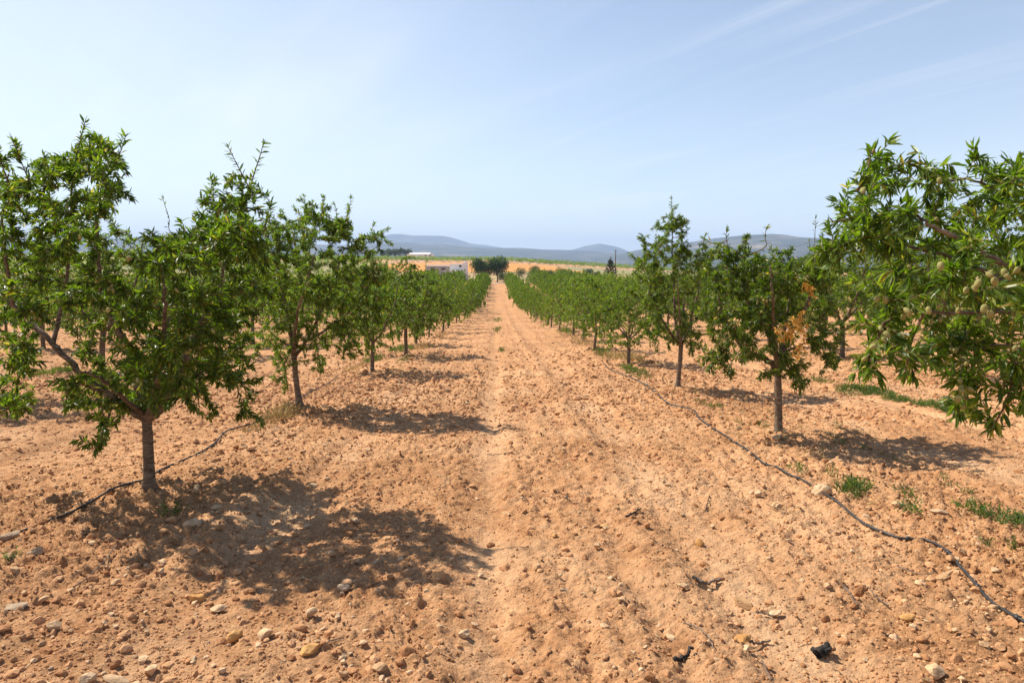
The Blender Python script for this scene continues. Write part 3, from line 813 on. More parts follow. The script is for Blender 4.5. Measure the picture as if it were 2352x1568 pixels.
# foreground tree at the right edge: its trunk stands outside the picture, its left branches reach in
FR = [(360, 825), (395, 825), (445, 860), (480, 885), (485, 905), (515, 890), (590, 875), (640, 860), (620, 900), (645, 920), (610, 930), (770, 785), (800, 775), (830, 750), (863, 722), (885, 710), (895, 742), (940, 700), (945, 730), (985, 680), (1015, 690), (855, 865), (873, 895), (835, 920), (370, 965), (388, 990), (382, 1015), (355, 1050), (312, 1105), (695, 1062), (727, 1066), (748, 1110), (775, 1130), (740, 1205), (737, 1255), (745, 1235), (770, 1250), (733, 1283), (757, 1285), (760, 1330), (640, 280), (622, 465), (500, 685), (535, 680), (293, 330), (990, 890), (730, 880), (650, 668), (340, 150), (1000, 1060)]
FR = [(1837.5 + a * .498, 275.6 + b * .498) for a, b in FR]
hero('foreground tree at the right edge, long branches reaching in hung with large almonds', None,
     [(2617, 1300), (2614, 1180), (2610, 1095)],
     [([(2608, 1100, 0), (2540, 960, -.1), (2460, 800, -.2), (2380, 660, -.25), (2286, 594, -.3), (2201, 549, -.3), (2146, 520, -.3), (2090, 490, -.3)], .034, .006),
      ([(2400, 690, -.2), (2300, 640, -.1), (2180, 590, 0), (2070, 560, .05), (1995, 520, .05), (1985, 440, .05)], .015, .004),
      ([(2460, 800, -.2), (2370, 730, -.35), (2280, 715, -.4), (2190, 720, -.45), (2100, 715, -.45), (2030, 740, -.45)], .017, .004),
      ([(2608, 1100, 0), (2560, 900, .3), (2480, 700, .5), (2380, 540, .5), (2290, 440, .45), (2220, 410, .45)], .030, .005),
      ([(2608, 1100, 0), (2500, 980, -.3), (2420, 880, -.45), (2340, 815, -.5), (2300, 900, -.5)], .020, .004),
      ([(2420, 880, -.3), (2340, 800, -.25), (2260, 800, -.25), (2225, 860, -.3)], .013, .004),
      ([(2608, 1100, 0), (2640, 900, -.3), (2600, 700, -.5), (2520, 560, -.5), (2440, 460, -.4), (2380, 400, -.3)], .030, .005),
      ([(2608, 1100, 0), (2700, 950, .2), (2780, 780, .3), (2800, 600, .3)], .045, .01)],
     [(2002, 368, 16, 5, .05), (2000, 405, 24, 9, .05), (1978, 458, 32, 13, 0), (2020, 450, 45, 16), (1950, 520, 42, 16), (2010, 520, 55, 20), (2070, 505, 40, 15), (1930, 570, 42, 14), (1990, 600, 55, 16), (2060, 570, 55, 20),
      (2125, 525, 40, 12), (2130, 590, 55, 18), (2200, 560, 55, 18), (2050, 640, 40, 9), (2125, 415, 30, 8, .4), (2190, 410, 40, 13, .4), (2255, 400, 42, 14, .4), (2285, 430, 35, 10, .4), (2215, 480, 35, 9, .4), (2270, 500, 45, 14), (2340, 500, 45, 14),
      (2270, 570, 50, 17), (2340, 590, 50, 17), (2330, 450, 30, 7), (2180, 640, 50, 15), (2260, 660, 55, 18), (2340, 680, 55, 18), (2110, 680, 35, 9), (2040, 700, 40, 11), (2020, 770, 40, 13, -.45), (1995, 830, 28, 8, -.45), (2090, 760, 50, 17), (2090, 825, 35, 10, -.4), (2160, 750, 50, 18),
      (2230, 740, 50, 18), (2310, 750, 55, 18), (2330, 715, 50, 16, -.55), (2170, 800, 35, 10), (2240, 810, 45, 15), (2310, 810, 35, 10), (2215, 870, 28, 9, -.3), (2225, 925, 18, 6, -.3), (2340, 860, 24, 6, -.5), (2310, 940, 30, 8, -.5), (2275, 985, 18, 5, -.5), (2345, 910, 20, 5, -.5),
      (2450, 480, 80, 22), (2560, 480, 90, 26), (2680, 500, 80, 22), (2790, 560, 80, 22), (2450, 640, 80, 20), (2580, 640, 90, 26), (2700, 660, 80, 22), (2800, 720, 70, 18), (2480, 800, 80, 18), (2600, 800, 90, 18), (2740, 850, 80, 20)],
     [[(1975, 420, .05), (1994, 385, .05), (2002, 342, .05)], [(1965, 440, .05), (1980, 420, .05)], [(2150, 420, .4), (2125, 405, .4), (2104, 420, .4)], [(2215, 410, .4), (2220, 412, .4)], [(2260, 410, .4), (2285, 418, .4)],
      [(1960, 500, .05), (1920, 510, .05), (1905, 500, .05)], [(1990, 560, 0), (1930, 590, -.05), (1905, 620, -.05)], [(2020, 770, -.45), (1998, 820, -.45), (1988, 858, -.45)], [(2090, 790, -.4), (2085, 830, -.4), (2076, 858, -.4)],
      [(2220, 840, -.3), (2222, 890, -.3), (2222, 928, -.3)], [(2335, 830, -.5), (2312, 920, -.5), (2292, 960, -.5), (2275, 990, -.5)], [(2335, 830, -.5), (2345, 880, -.5), (2348, 930, -.5)], [(2352, 470, .2), (2345, 440, .2)]],
     0.074, 1.05, 303, 0.062, fruit_px=FR, Y=3.75, x=3.68, gap=0.026, per=(3, 6), dens=0.85, twig_r=0.003, wid=0.225)

# second tree of the right row
hero('second tree of the right lane row, straight trunk and withered orange leaves in its crown', (1788, 1004),
     [(1788, 940), (1787, 880), (1786, 842)],
     [([(1786, 852, 0), (1763, 826, 0), (1727, 812, -.1), (1690, 780, -.15), (1662, 735, -.2), (1650, 680, -.2)], .046, .009),
      ([(1786, 850, 0), (1780, 807, .1), (1755, 750, .15), (1726, 709, .2), (1700, 640, .2), (1675, 580, .2)], .040, .008),
      ([(1787, 850, 0), (1808, 782, 0), (1832, 740, 0), (1854, 700, 0), (1872, 640, 0), (1880, 600, 0)], .042, .009),
      ([(1786, 848, 0), (1780, 770, -.4), (1775, 690, -.75), (1770, 610, -.85)], .034, .008),
      ([(1786, 848, 0), (1800, 770, .45), (1812, 690, .8), (1815, 610, .9)], .034, .008),
      ([(1800, 810, 0), (1845, 790, -.1), (1885, 770, -.1)], .020, .006)],
     [(1675, 578, 22, 7), (1700, 616, 32, 12), (1740, 610, 36, 16), (1790, 612, 40, 18), (1840, 618, 36, 14), (1880, 612, 28, 8), (1660, 640, 40, 16), (1715, 640, 45, 24), (1775, 640, 50, 28), (1840, 640, 40, 16), (1890, 650, 30, 10),
      (1655, 710, 40, 17), (1710, 710, 50, 27), (1765, 705, 50, 25), (1820, 690, 35, 8), (1880, 715, 35, 12), (1660, 775, 40, 16), (1715, 775, 40, 17), (1770, 770, 35, 10), (1885, 775, 35, 12), (1835, 840, 30, 9), (1890, 815, 30, 9),
      (1637, 825, 20, 6), (1680, 835, 25, 7), (1757, 850, 16, 4), (1838, 880, 14, 4), (1740, 800, 30, 8), (1800, 820, 25, 6)],
     [[(1672, 570, .2), (1668, 545, .2), (1669, 526, .2)], ([(1755, 570, 0), (1757, 545, 0), (1760, 522, 0)], {'per': (1, 2)}), [(1712, 580, 0), (1714, 552, 0)], ([(1870, 590, 0), (1872, 540, 0), (1874, 500, 0)], {'per': (1, 2), 'leaf': .7, 'r': .004}),
      ([(1862, 590, 0), (1858, 550, 0)], {'per': (1, 2), 'leaf': .7, 'r': .004}), [(1640, 800, -.2), (1636, 828, -.2), (1632, 846, -.2)], [(1682, 830, -.2), (1678, 868, -.2)], [(1830, 850, 0), (1838, 892, 0)], [(1905, 800, 0), (1912, 836, 0)], [(1640, 560, .1), (1612, 545, .1)]],
     0.070, 0.95, 404, 0.060, n_fruit=40, dens=2.4,
     dead=[[(1872, 690, -0.80), (1858, 660, -0.85), (1850, 655, -0.85)], [(1830, 735, -1.00), (1815, 735, -1.05), (1796, 755, -1.05), (1780, 758, -1.00)], [(1852, 745, -1.00), (1848, 780, -1.05), (1832, 800, -1.05), (1830, 822, -1.05)], [(1812, 745, -1.00), (1815, 770, -1.00), (1790, 775, -1.00)], [(1840, 720, -1.00), (1832, 745, -1.00), (1845, 765, -1.05)]])

# third tree of the right row
hero('third tree of the right lane row, tall pointed crown on a thin trunk leaning left', (1556, 897),
     [(1560, 850), (1563, 815), (1564, 788)],
     [([(1564, 796, 0), (1552, 740, 0), (1548, 660, .05), (1545, 580, .05), (1543, 500, .05)], .036, .008),
      ([(1564, 796, 0), (1530, 750, -.1), (1500, 690, -.2), (1482, 630, -.2)], .032, .008),
      ([(1564, 796, 0), (1585, 740, 0), (1605, 660, 0), (1615, 590, 0)], .034, .008),
      ([(1564, 794, 0), (1560, 720, -.5), (1555, 640, -.8)], .03, .008), ([(1564, 794, 0), (1570, 720, .5), (1575, 640, .8)], .03, .008)],
     [(1543, 500, 24, 9), (1540, 545, 40, 18), (1575, 574, 32, 13), (1490, 575, 28, 10), (1612, 590, 24, 7), (1480, 610, 35, 15), (1530, 610, 50, 26), (1590, 610, 45, 22), (1630, 600, 22, 6), (1485, 670, 35, 16), (1540, 680, 50, 26), (1600, 680, 45, 20), (1490, 730, 35, 14), (1545, 735, 45, 20), (1605, 735, 40, 14),
      (1505, 775, 28, 9), (1560, 780, 30, 9), (1610, 770, 30, 9), (1588, 795, 14, 4)],
     [[(1543, 500, .05), (1543, 475, .05), (1541, 453, .05)], [(1482, 560, 0), (1472, 538, 0)], [(1575, 540, 0), (1578, 508, 0)], [(1615, 560, 0), (1622, 538, 0)], [(1505, 780, -.2), (1506, 806, -.2)], [(1585, 785, 0), (1588, 806, 0)], [(1625, 765, 0), (1640, 780, 0)], [(1470, 600, 0), (1456, 606, 0)]],
     0.070, 0.85, 505, 0.058, n_fruit=30, dens=2.8)

# ------------------------------------------------------------------ the rest of the orchard: prototypes, then copies
def proto(seed, detail, low=0.75, height=2.75, rad=1.12, lean=0.0, n_ends=300, leaf=0.085, gap=0.05, per=(3, 5), spikes=6, sparse=0, fruit=0):
    g = Growth(seed); rng = g.rng
    fork = 0.82 + 0.15 * rng.random()
    lx, ly = lean, 0.1 * rng.normal()
    tb = Tubes()
    tp = catmull([(0, 0, -0.06), (lx * .35, ly * .3, fork * .5), (lx, ly, fork)], 5)
    tt = np.linspace(0, 1, len(tp))
    tb.add(tp, 0.056 * (1 + 0.25 * np.exp(-tt / 0.08) - 0.12 * tt), 9 if detail else 6, 0.08, rng)
    f = np.array([lx, ly, fork])
    a0 = rng.random() * 6.28
    for k in range(5):
        a = a0 + k * 6.28 / 5 + rng.normal() * 0.25; q = rad * (0.45 + 0.3 * rng.random())
        d = np.array([math.cos(a), math.sin(a), 0])
        top = height * (0.70 + 0.2 * rng.random())
        g.limb([f - (0, 0, 0.06), f + d * q * .4 + (0, 0, .3), f + d * q * .8 + (0, 0, (top - fork) * .55), f + d * q + (0, 0, top - fork)], 0.035, 0.008, sides=7 if detail else 4)
    ends = []
    zc = fork * low + (height - fork * low) * 0.50; rz = (height - fork * low) * 0.5
    while len(ends) < n_ends:
        v = rng.normal(size=3); v /= np.linalg.norm(v); v *= rng.random() ** 0.40
        lum = 1 + 0.22 * math.sin(3 * math.atan2(v[1], v[0]) + seed) + 0.14 * math.sin(5 * math.atan2(v[1], v[0]) + 2 * seed + 4 * v[2])
        wz = rad * lum * (1.0 - 0.30 * max(v[2], 0) ** 2)
        p = np.array([v[0] * wz, v[1] * wz, zc + v[2] * rz]) + (lx, ly, 0)
        if p[2] < fork + 0.05 and np.hypot(*p[:2]) < 0.3: continue
        if len(ends) > 8 and rng.random() < 0.55: p = ends[int(rng.integers(len(ends)))] + rng.normal(size=3) * 0.11
        ends.append(p)
    for k in range(spikes):
        a = rng.random() * 6.28; q = rad * 0.75 * rng.random()
        b = np.array([math.cos(a) * q + lx, math.sin(a) * q + ly, height * (0.78 + .1 * rng.random())])
        e = b + np.array([rng.normal() * .08, rng.normal() * .08, 0.28 + 0.3 * rng.random()])
        thin = k < sparse
        g.shoot([b, (b + e) / 2 + rng.normal(size=3) * .02, e], 0.005, leaf * (0.6 if thin else .9), 0.035, (1, 2) if thin else (2, 4), graft=False)
    for k in range(spikes):
        a = rng.random() * 6.28; q = rad * (0.7 + .3 * rng.random())
        b = np.array([math.cos(a) * q + lx, math.sin(a) * q + ly, fork + 0.25 + .2 * rng.random()])
        e = b + np.array([math.cos(a) * .1, math.sin(a) * .1, -0.30 - 0.15 * rng.random()])
        g.shoot([b, (b + e) / 2 + np.array([math.cos(a), math.sin(a), 0]) * .05, e], 0.005, leaf, 0.04, (3, 4))
    g.fill(ends, leaf, gap, per)
    return g, tb

def tree_parts(seed, detail, **kw):
    g, tb = proto(seed, detail, **kw)
    for t in g.limbs:
        for v, q, c in zip([0], [0], [0]): pass
    wood = [tb] + g.limbs + ([g.tw] if detail else [])
    V = np.vstack([np.vstack(t.V) for t in wood]); n = 0; T, Q = [], []
    for t in wood:
        T.append(np.vstack(t.T) + n); Q.append(np.vstack(t.Q) + n); n += sum(len(v) for v in t.V)
    trunk = mesh_np('trunk', V, np.vstack(T), np.vstack(Q), True); trunk.materials.append(M['bark'])
    crown = g.leaf_mesh('crown', (0, 0, 0), detail == 2, wid=0.28 if detail else 0.42); crown.materials.append(M['leaf'])
    one = None
    return trunk, crown
NEAR = [tree_parts(600 + k, 2, low=0.58, n_ends=(680, 630, 700, 600)[k], height=(2.95, 2.75, 3.05, 2.65)[k], rad=(1.36, 1.28, 1.4, 1.25)[k], lean=(0.05, -0.12, 0.1, 0.0)[k], spikes=7, sparse=(1, 3, 0, 2)[k], leaf=0.078, gap=0.036, per=(4, 6)) for k in range(4)]
MID = [tree_parts(700 + k, 1, n_ends=400, height=(2.95, 2.8, 3.05)[k], rad=(1.48, 1.4, 1.55)[k], low=0.45, lean=(0.08, -0.05, 0.0)[k], spikes=7, sparse=1, leaf=0.115, gap=0.06, per=(2, 4)) for k in range(3)]
FAR = []
for k in range(3):
    g, tb = proto(800 + k, 0, n_ends=300, height=3.1, rad=1.62, low=0.42, spikes=6, leaf=0.19, gap=0.09, per=(2, 3))
    pos = np.vstack(g.lp); V, T, Q, A = leaf_arrays(pos, np.vstack(g.ld), np.concatenate(g.ll), g.rng, False, 0.40, 0.4)
    wV = np.vstack(tb.V); wT = np.vstack(tb.T); wQ = np.vstack(tb.Q)
    me = mesh_np('almond_tree', np.vstack([V, wV]), np.vstack([T, wT + len(V)]), wQ + len(V), False, {'v': np.concatenate([A, np.zeros(len(wV))])})
    me.materials.append(M['leaf']); me.materials.append(M['bark'])
    mi = np.zeros(len(me.polygons), dtype=np.int32); mi[len(T):] = 1
    me.polygons.foreach_set('material_index', mi)
    FAR.append(me)

ORD = ['zeroth', 'first', 'second', 'third', 'fourth', 'fifth', 'sixth', 'seventh', 'eighth', 'ninth', 'tenth', 'eleventh', 'twelfth']
rg = np.random.default_rng(77)
def row_trees(xr, y_first, side, rank, y_max, skip=0):
    """one row of the orchard; rank 1 lines the lane"""
    k, y = 0, y_first
    while y < y_max:
        k += 1
        x = xr + 0.12 * rg.normal(); yy = y + 0.2 * rg.normal(); y += 5.28
        if k <= skip: continue
        if abs(x) / yy > 0.86: continue
        lean = rg.normal() * 0.5; rz = rg.random() * 6.28; sc = 0.80 + 0.36 * rg.random()
        if rank == 1: sc *= 0.98 if yy < 60 else 1.05
        else: sc = 1.14 + 0.30 * (sc - 0.80) / 0.36
        loc = (x, yy, H(x, yy) - 0.03)
        grp = 'almond trees lining the lane' if rank == 1 else 'almond trees in the rows further %s' % side
        if yy < 32: kind, src = 'near', NEAR[int(rg.integers(4))]
        elif yy < 75: kind, src = 'mid', MID[int(rg.integers(3))]
        else: kind, src = 'far', FAR[int(rg.integers(3))]
        if kind == 'far':
            o = link('almond_tree', src); o.location = tuple(float(v) for v in loc)
        else:
            o = empty('almond_tree', loc)
            link('trunk', src[0], None, o); link('crown', src[1], None, o)
        o.rotation_euler = (0, 0, rz); o.scale = (sc, sc, sc * (0.96 + 0.1 * rg.random()))
        if rank == 1 and k <= 12:
            lab = '%s tree along the %s lane row, counting from the camera' % (ORD[k], side)
        elif rank == 1:
            lab = 'small distant tree far down the %s lane row, beyond the twelfth' % side
        elif yy < 45:
            nth = int(round((yy - y_first) / 5.28)) + 1
            lab = 'bushy almond tree in the %s row %s of the lane, %s along it' % (ORD[rank], side, ORD[min(nth, 12)])
            if nth >= 12: lab = 'bushy almond tree well down the %s row %s of the lane' % (ORD[rank], side)
        else:
            lab = 'distant almond tree far along the %s row %s of the lane' % (ORD[rank], side)
        tag(o, lab, 'almond tree', grp)
row_trees(ROW_L, 6.2, 'left', 1, 198, skip=2)
row_trees(ROW_R, 2.9, 'right', 1, 198, skip=3)
row_trees(ROW_L - ROW_GAP, 6.6, 'left', 2, 196)
row_trees(ROW_R + ROW_GAP, 4.6, 'right', 2, 196)
row_trees(ROW_L - 2 * ROW_GAP, 9.0, 'left', 3, 190)
row_trees(ROW_R + 2 * ROW_GAP, 9.0, 'right', 3, 190)
row_trees(ROW_L - 3 * ROW_GAP, 12.0, 'left', 4, 120)
row_trees(ROW_R + 3 * ROW_GAP, 12.0, 'right', 4, 120)

# rows beyond those read as one green mass
def soup(name, blobs, n_per, size, rng, mat, wid=0.5, clump=0.55, extra=None):
    """foliage from many leaf-sized faces, thick near the surface of each clump"""
    pos, dr = [], []
    for (c, r) in blobs:
        r = np.asarray(r, dtype=float) * np.ones(3)
        v = rng.normal(size=(n_per, 3)); v /= np.linalg.norm(v, axis=1)[:, None]
        q = v * (rng.random((n_per, 1)) ** clump)
        pos.append(np.asarray(c) + q * r); dr.append(v + 0.8 * rng.normal(size=(n_per, 3)) + np.array([0, 0, .25]))
    pos = np.vstack(pos); dr = np.vstack(dr); dr /= np.linalg.norm(dr, axis=1)[:, None]
    V, T, Q, A = leaf_arrays(pos, dr, size * (0.6 + 0.8 * rng.random(len(pos))), rng, False, wid, 0.2)
    return V, T, A
rq = np.random.default_rng(9)
bl = []
for side, xr in ((-1, ROW_L), (1, ROW_R)):
    for rank in range(3, 13):
        x0 = xr + side * rank * ROW_GAP
        for y in np.arange(14 + rank * 1.5, 196, 5.28):
            if rank == 3 and y < 120: continue
            if abs(x0) / y > 0.85: continue
            z = float(base_z(x0, y)) + 0.12
            for _ in range(5):
                a = rq.random() * 6.28; q = 0.6 * rq.random()
                bl.append(((x0 + q * math.cos(a), y + q * math.sin(a), z + 1.3 + 1.6 * rq.random()), (0.85, 0.85, 0.7)))
V, T, A = soup('orchard', bl, 34, 0.30, rq, M['leaf'], 0.40)
o = link('distant_orchard', mesh_np('distant_orchard', V, T, None, False, {'v': A}), M['leaf'])
tag(o, 'mass of almond foliage from the outermost rows of the orchard', 'orchard', kind='stuff')
# ------------------------------------------------------------------ beyond the orchard: trees, bushes, house, warehouse, pole
rb = np.random.default_rng(31)
def far_tree(name, label, cat, px, Y, w_px, top_px, bot_px, mat, clumps, leaf, n_per, group=None, trunk=True, seed=0, mound=False):
    rng = np.random.default_rng(900 + seed)
    c = P(px, bot_px, Y); x = c[0]
    zb = float(base_z(x, Y)) - 0.05
    zt = P(px, top_px, Y)[2]; W = w_px / FPX * Y / 2; Ht = zt - zb
    root = empty(name, (x, Y, zb)); tag(root, label, cat, group)
    bl = []
    lowf = 0.10 if mound else 0.28
    for k in range(clumps):
        a = rng.random() * 6.28; q = math.sqrt(rng.random()) * 0.68; u = rng.random()
        rr = 0.42 * (0.75 + .5 * rng.random())
        zz = Ht * (lowf + (1 - lowf) * (0.22 + 0.58 * u * math.sqrt(max(0.05, 1 - q * q))))
        bl.append(((W * q * math.cos(a), W * q * math.sin(a), zz), (W * rr, W * rr, min(W * rr, Ht * 0.30))))
    V, T, A = soup('crown', bl, n_per, leaf, rng, mat, 0.5, 0.40)
    V[:, 2] = np.maximum(V[:, 2], 0.02)
    link('crown', mesh_np('crown', V, T, None, False, {'v': A}), mat, root)
    if trunk:
        tb = Tubes(); r = max(0.05, W * 0.07)
        tb.add(catmull([(0, 0, -0.1), (W * .04, 0, Ht * .2), (-W * .03, 0, Ht * .5)], 4), np.linspace(r, r * .6, 9), 7, 0.1, rng)
        for k in range(4):
            a = k * 1.57 + rng.random(); tb.add(catmull([(0, 0, Ht * .22), (W * .3 * math.cos(a), W * .3 * math.sin(a), Ht * .45), (W * .5 * math.cos(a), W * .5 * math.sin(a), Ht * .65)], 3), np.linspace(r * .5, r * .2, 7), 5)
        link('trunk', tb.mesh('trunk'), M['bark'], root)
    return root
far_tree('broadleaf_tree', 'big round dark green tree at the end of the lane, left of its pair', 'tree', 1105, 216, 48, 589, 648, M['leaf_dark'], 26, 0.55, 110, 'pair of big trees at the end of the lane', seed=1)
far_tree('broadleaf_tree', 'big round dark green tree at the end of the lane, right of its pair', 'tree', 1142, 218, 54, 588, 648, M['leaf_dark'], 28, 0.55, 110, 'pair of big trees at the end of the lane', seed=2)
far_tree('olive_tree', 'small grey green olive tree beside the dirt track, in front of the big dark trees', 'tree', 1155, 209, 26, 624, 651, M['leaf_olive'], 14, 0.32, 80, None, seed=3)
for k, (px, Y, w, tp, bt, kind) in enumerate([(1227, 300, 30, 607, 620, 0), (1195, 262, 30, 615, 628, 1), (1262, 258, 22, 618, 628, 1), (1287, 290, 26, 613, 627, 0), (1350, 285, 36, 617, 632, 0), (1306, 262, 22, 620, 630, 1), (1372, 250, 20, 622, 634, 1), (905, 262, 40, 612, 626, 1), (945, 255, 34, 616, 628, 1), (880, 270, 40, 609, 624, 1)]):
    far_tree('shrub', ['dark rounded evergreen shrub on the ochre field beyond the orchard', 'low green bush at the near edge of the ochre field'][kind], 'shrub', px, Y, w, tp, bt, M['leaf_dark' if kind == 0 else 'leaf_olive'], 14, 0.36, 70, ['dark shrubs on the ochre field', 'low bushes along the field edge'][kind], trunk=False, seed=20 + k, mound=True)
for k, (px, w, tp) in enumerate([(880, 14, 572), (893, 16, 570), (907, 20, 569), (921, 22, 568), (935, 20, 570), (944, 10, 574)]):
    far_tree('pine_tree', 'dark pine in the clump left of the white warehouse', 'tree', px, 720 + 6 * k, w, tp, 589, M['leaf_dark'], 14, 1.3, 46, 'pines by the white warehouse', seed=40 + k)
for k, (px, w, tp, bt) in enumerate([(1196, 12, 594, 603), (1221, 9, 597, 605), (1239, 10, 597, 606), (1252, 7, 600, 607), (1262, 8, 600, 608)]):
    far_tree('round_tree', 'tiny dark round tree above the far orchard belt', 'tree', px, 640, w, tp, bt, M['leaf_dark'], 10, 1.0, 40, 'dark trees above the far orchard belt', seed=60 + k)

# belt of orchard trees on the rise beyond the ochre fields
bl = []
for Y in np.concatenate([np.arange(330, 520, 21), np.arange(530, 640, 14)]):
    for x in np.arange(-330, 150, 5.2):
        if Y < 520 and x > -88: continue
        z = float(base_z(x, Y))
        if rb.random() < 0.08: continue
        for _ in range(3):
            bl.append(((x + rb.normal() * .8, Y + rb.normal() * .8, z + 1.5 + 1.9 * rb.random()), (1.7, 1.7, 1.3)))
V, T, A = soup('belt', bl, 16, 0.85, rb, M['leaf_olive'], 0.5)
o = link('far_orchard_belt', mesh_np('far_orchard_belt', V, T, None, False, {'v': A}), M['leaf'])
tag(o, 'belt of distant orchard trees on the rise beyond the ochre fields', 'orchard', kind='stuff')
bl = []
for _ in range(420):
    x = rb.uniform(-110, 75); Y = rb.uniform(226, 300) if rb.random() < .75 else rb.uniform(470, 505)
    r = 0.35 + 0.8 * rb.random() ** 2
    bl.append(((x, Y, float(base_z(x, Y)) + r * .5), (r * 1.3, r * 1.3, r * .7)))
V, T, A = soup('scrub', bl, 36, 0.28, rb, M['leaf_olive'], 0.5)
o = link('scrub', mesh_np('scrub', V, T, None, False, {'v': A}), M['leaf_olive'])
tag(o, 'low dry scrub between the orchard end and the ochre fields', 'scrub', kind='stuff')

# spiky conifer by the pole
cx, cy, cz = P(1402, 640, 205); cz = float(base_z(cx, 205))
root = empty('conifer', (cx, 205, cz)); tag(root, 'dark spiky conifer with upswept branches beside the utility pole', 'tree')
Ht = P(1402, 591, 205)[2] - cz
tb = Tubes(); tb.add(catmull([(0, 0, -.1), (.05, 0, Ht * .5), (0, 0, Ht)], 5), np.linspace(.17, .02, 11), 7)
pos, dr = [], []
for k in range(34):
    u = k / 34; z0 = Ht * (0.12 + 0.74 * u); a = k * 2.4; L = (2.5 * (1 - u) + 0.5)
    e = np.array([math.cos(a) * L * .8, math.sin(a) * L * .8, z0 + L * .62]); b = np.array([0, 0, z0])
    p = catmull([b, (b + e) / 2 - (0, 0, L * .10), e], 4); tb.add(p, np.linspace(.05, .015, len(p)), 4)
    t = rb.random(60) * (len(p) - 1) * 0.8 + (len(p) - 1) * .2
    pos.append(np.stack([np.interp(t, np.arange(len(p)), p[:, i]) for i in range(3)], -1)); d = rb.normal(size=(60, 3)) + (e - b) / L * 1.1; dr.append(d / np.linalg.norm(d, axis=1)[:, None])
pos.append(np.stack([np.zeros(60), np.zeros(60), Ht * (.8 + .2 * rb.random(60))], -1)); d = rb.normal(size=(60, 3)) + (0, 0, 1.2); dr.append(d / np.linalg.norm(d, axis=1)[:, None])
V, T, Q, A = leaf_arrays(np.vstack(pos), np.vstack(dr), 0.42 * (.6 + .7 * rb.random(len(np.vstack(pos)))), rb, False, .30, 0)
link('trunk', tb.mesh('trunk'), M['bark'], root); link('crown', mesh_np('crown', V, T, None, False, {'v': A}), M['conifer'], root)

# boxes for the buildings
def boxes(name, items, mat, parent):
    V, Q = [], []
    for (x0, x1, y0, y1, z0, z1) in items:
        k = len(V)
        V += [(x0, y0, z0), (x1, y0, z0), (x1, y1, z0), (x0, y1, z0), (x0, y0, z1), (x1, y0, z1), (x1, y1, z1), (x0, y1, z1)]
        Q += [(k, k + 3, k + 2, k + 1), (k + 4, k + 5, k + 6, k + 7), (k, k + 1, k + 5, k + 4), (k + 1, k + 2, k + 6, k + 5), (k + 2, k + 3, k + 7, k + 6), (k + 3, k, k + 4, k + 7)]
    return link(name, mesh_np(name, V, None, Q, False), mat, parent)
def prism(name, x0, x1, y0, y1, z0, z1, mat, parent, over=0.25, th=0.14):
    """pitched roof slabs with the ridge along x"""
    ym = (y0 + y1) / 2; V = []; Q = []
    for s, (ya, yb) in ((0, (y0 - over, ym)), (1, (y1 + over, ym))):
        k = len(V)
        V += [(x0 - over, ya, z0), (x1 + over, ya, z0), (x1 + over, yb, z1), (x0 - over, yb, z1), (x0 - over, ya, z0 + th), (x1 + over, ya, z0 + th), (x1 + over, yb, z1 + th), (x0 - over, yb, z1 + th)]
        Q += [(k, k + 1, k + 2, k + 3), (k + 4, k + 7, k + 6, k + 5), (k, k + 4, k + 5, k + 1), (k + 1, k + 5, k + 6, k + 2), (k + 3, k + 2, k + 6, k + 7), (k, k + 3, k + 7, k + 4)]
    return link(name, mesh_np(name, V, None, Q, False), mat, parent)
# white farmhouse peeping over the left row
Yh = 232.0
hx0, hx1 = P(1033, 620, Yh)[0], P(1074, 620, Yh)[0]
zh = float(base_z(hx0, Yh)); zt = P(1050, 606, Yh)[2] - zh
root = empty('farmhouse', ((hx0 + hx1) / 2, Yh, zh)); tag(root, 'small white farmhouse with a chimney flue peeping over the left row of trees', 'house')
w = (hx1 - hx0) / 2
boxes('wall', [(-w, w - 1.75, 0, 5, -.3, zt)], M['white_wall'], root); boxes('annex', [(-w - 8.2, -w - 0.003, 1.2, 5.4, -.3, zt - 0.95)], M['annex_wall'], root)
o = boxes('porch', [(-w + .1, w - 1.8, -1.8, -0.004, -.3, zt - 2.0)], M['white_wall'], root)
prism('roof', -w - 8.2, -w - 0.2, 1.2, 5.4, zt - 0.94, zt - 0.40, M['roof'], root, 0.15)
o = boxes('stair_tower', [(w - 1.746, w, -0.3, 3.2, -.3, zt + 0.35)], M['white_wall'], root)
o = boxes('chimney', [(w - 1.05, w - 0.45, 0.4, 1.0, zt + .352, zt + .9)], M['white_wall'], root)
tb = Tubes(); tb.add([(w - .75, .7, zt + .85), (w - .75, .7, zt + 1.7)], .12, 10); tb.add([(w - .75, .7, zt + 1.72), (w - .75, .7, zt + 1.9)], .2, 10); link('flue', tb.mesh('flue'), M['metal'], o)
fr = boxes('window', [(.1, 1.0, -0.05, 0.03, zt - 1.15, zt - .35)], M['grey_wall'], root); boxes('pane', [(.18, .92, -0.065, -0.052, zt - 1.07, zt - .43)], M['dark'], fr)
for a, b in ((-w - 6.6, -w - 5.0), (-w - 3.0, -w - 1.5)):
    fr = boxes('window', [(a, b, 1.14, 1.22, zt - 2.1, zt - 1.25)], M['grey_wall'], root); boxes('pane', [(a + .08, b - .08, 1.125, 1.138, zt - 2.02, zt - 1.33)], M['dark'], fr)
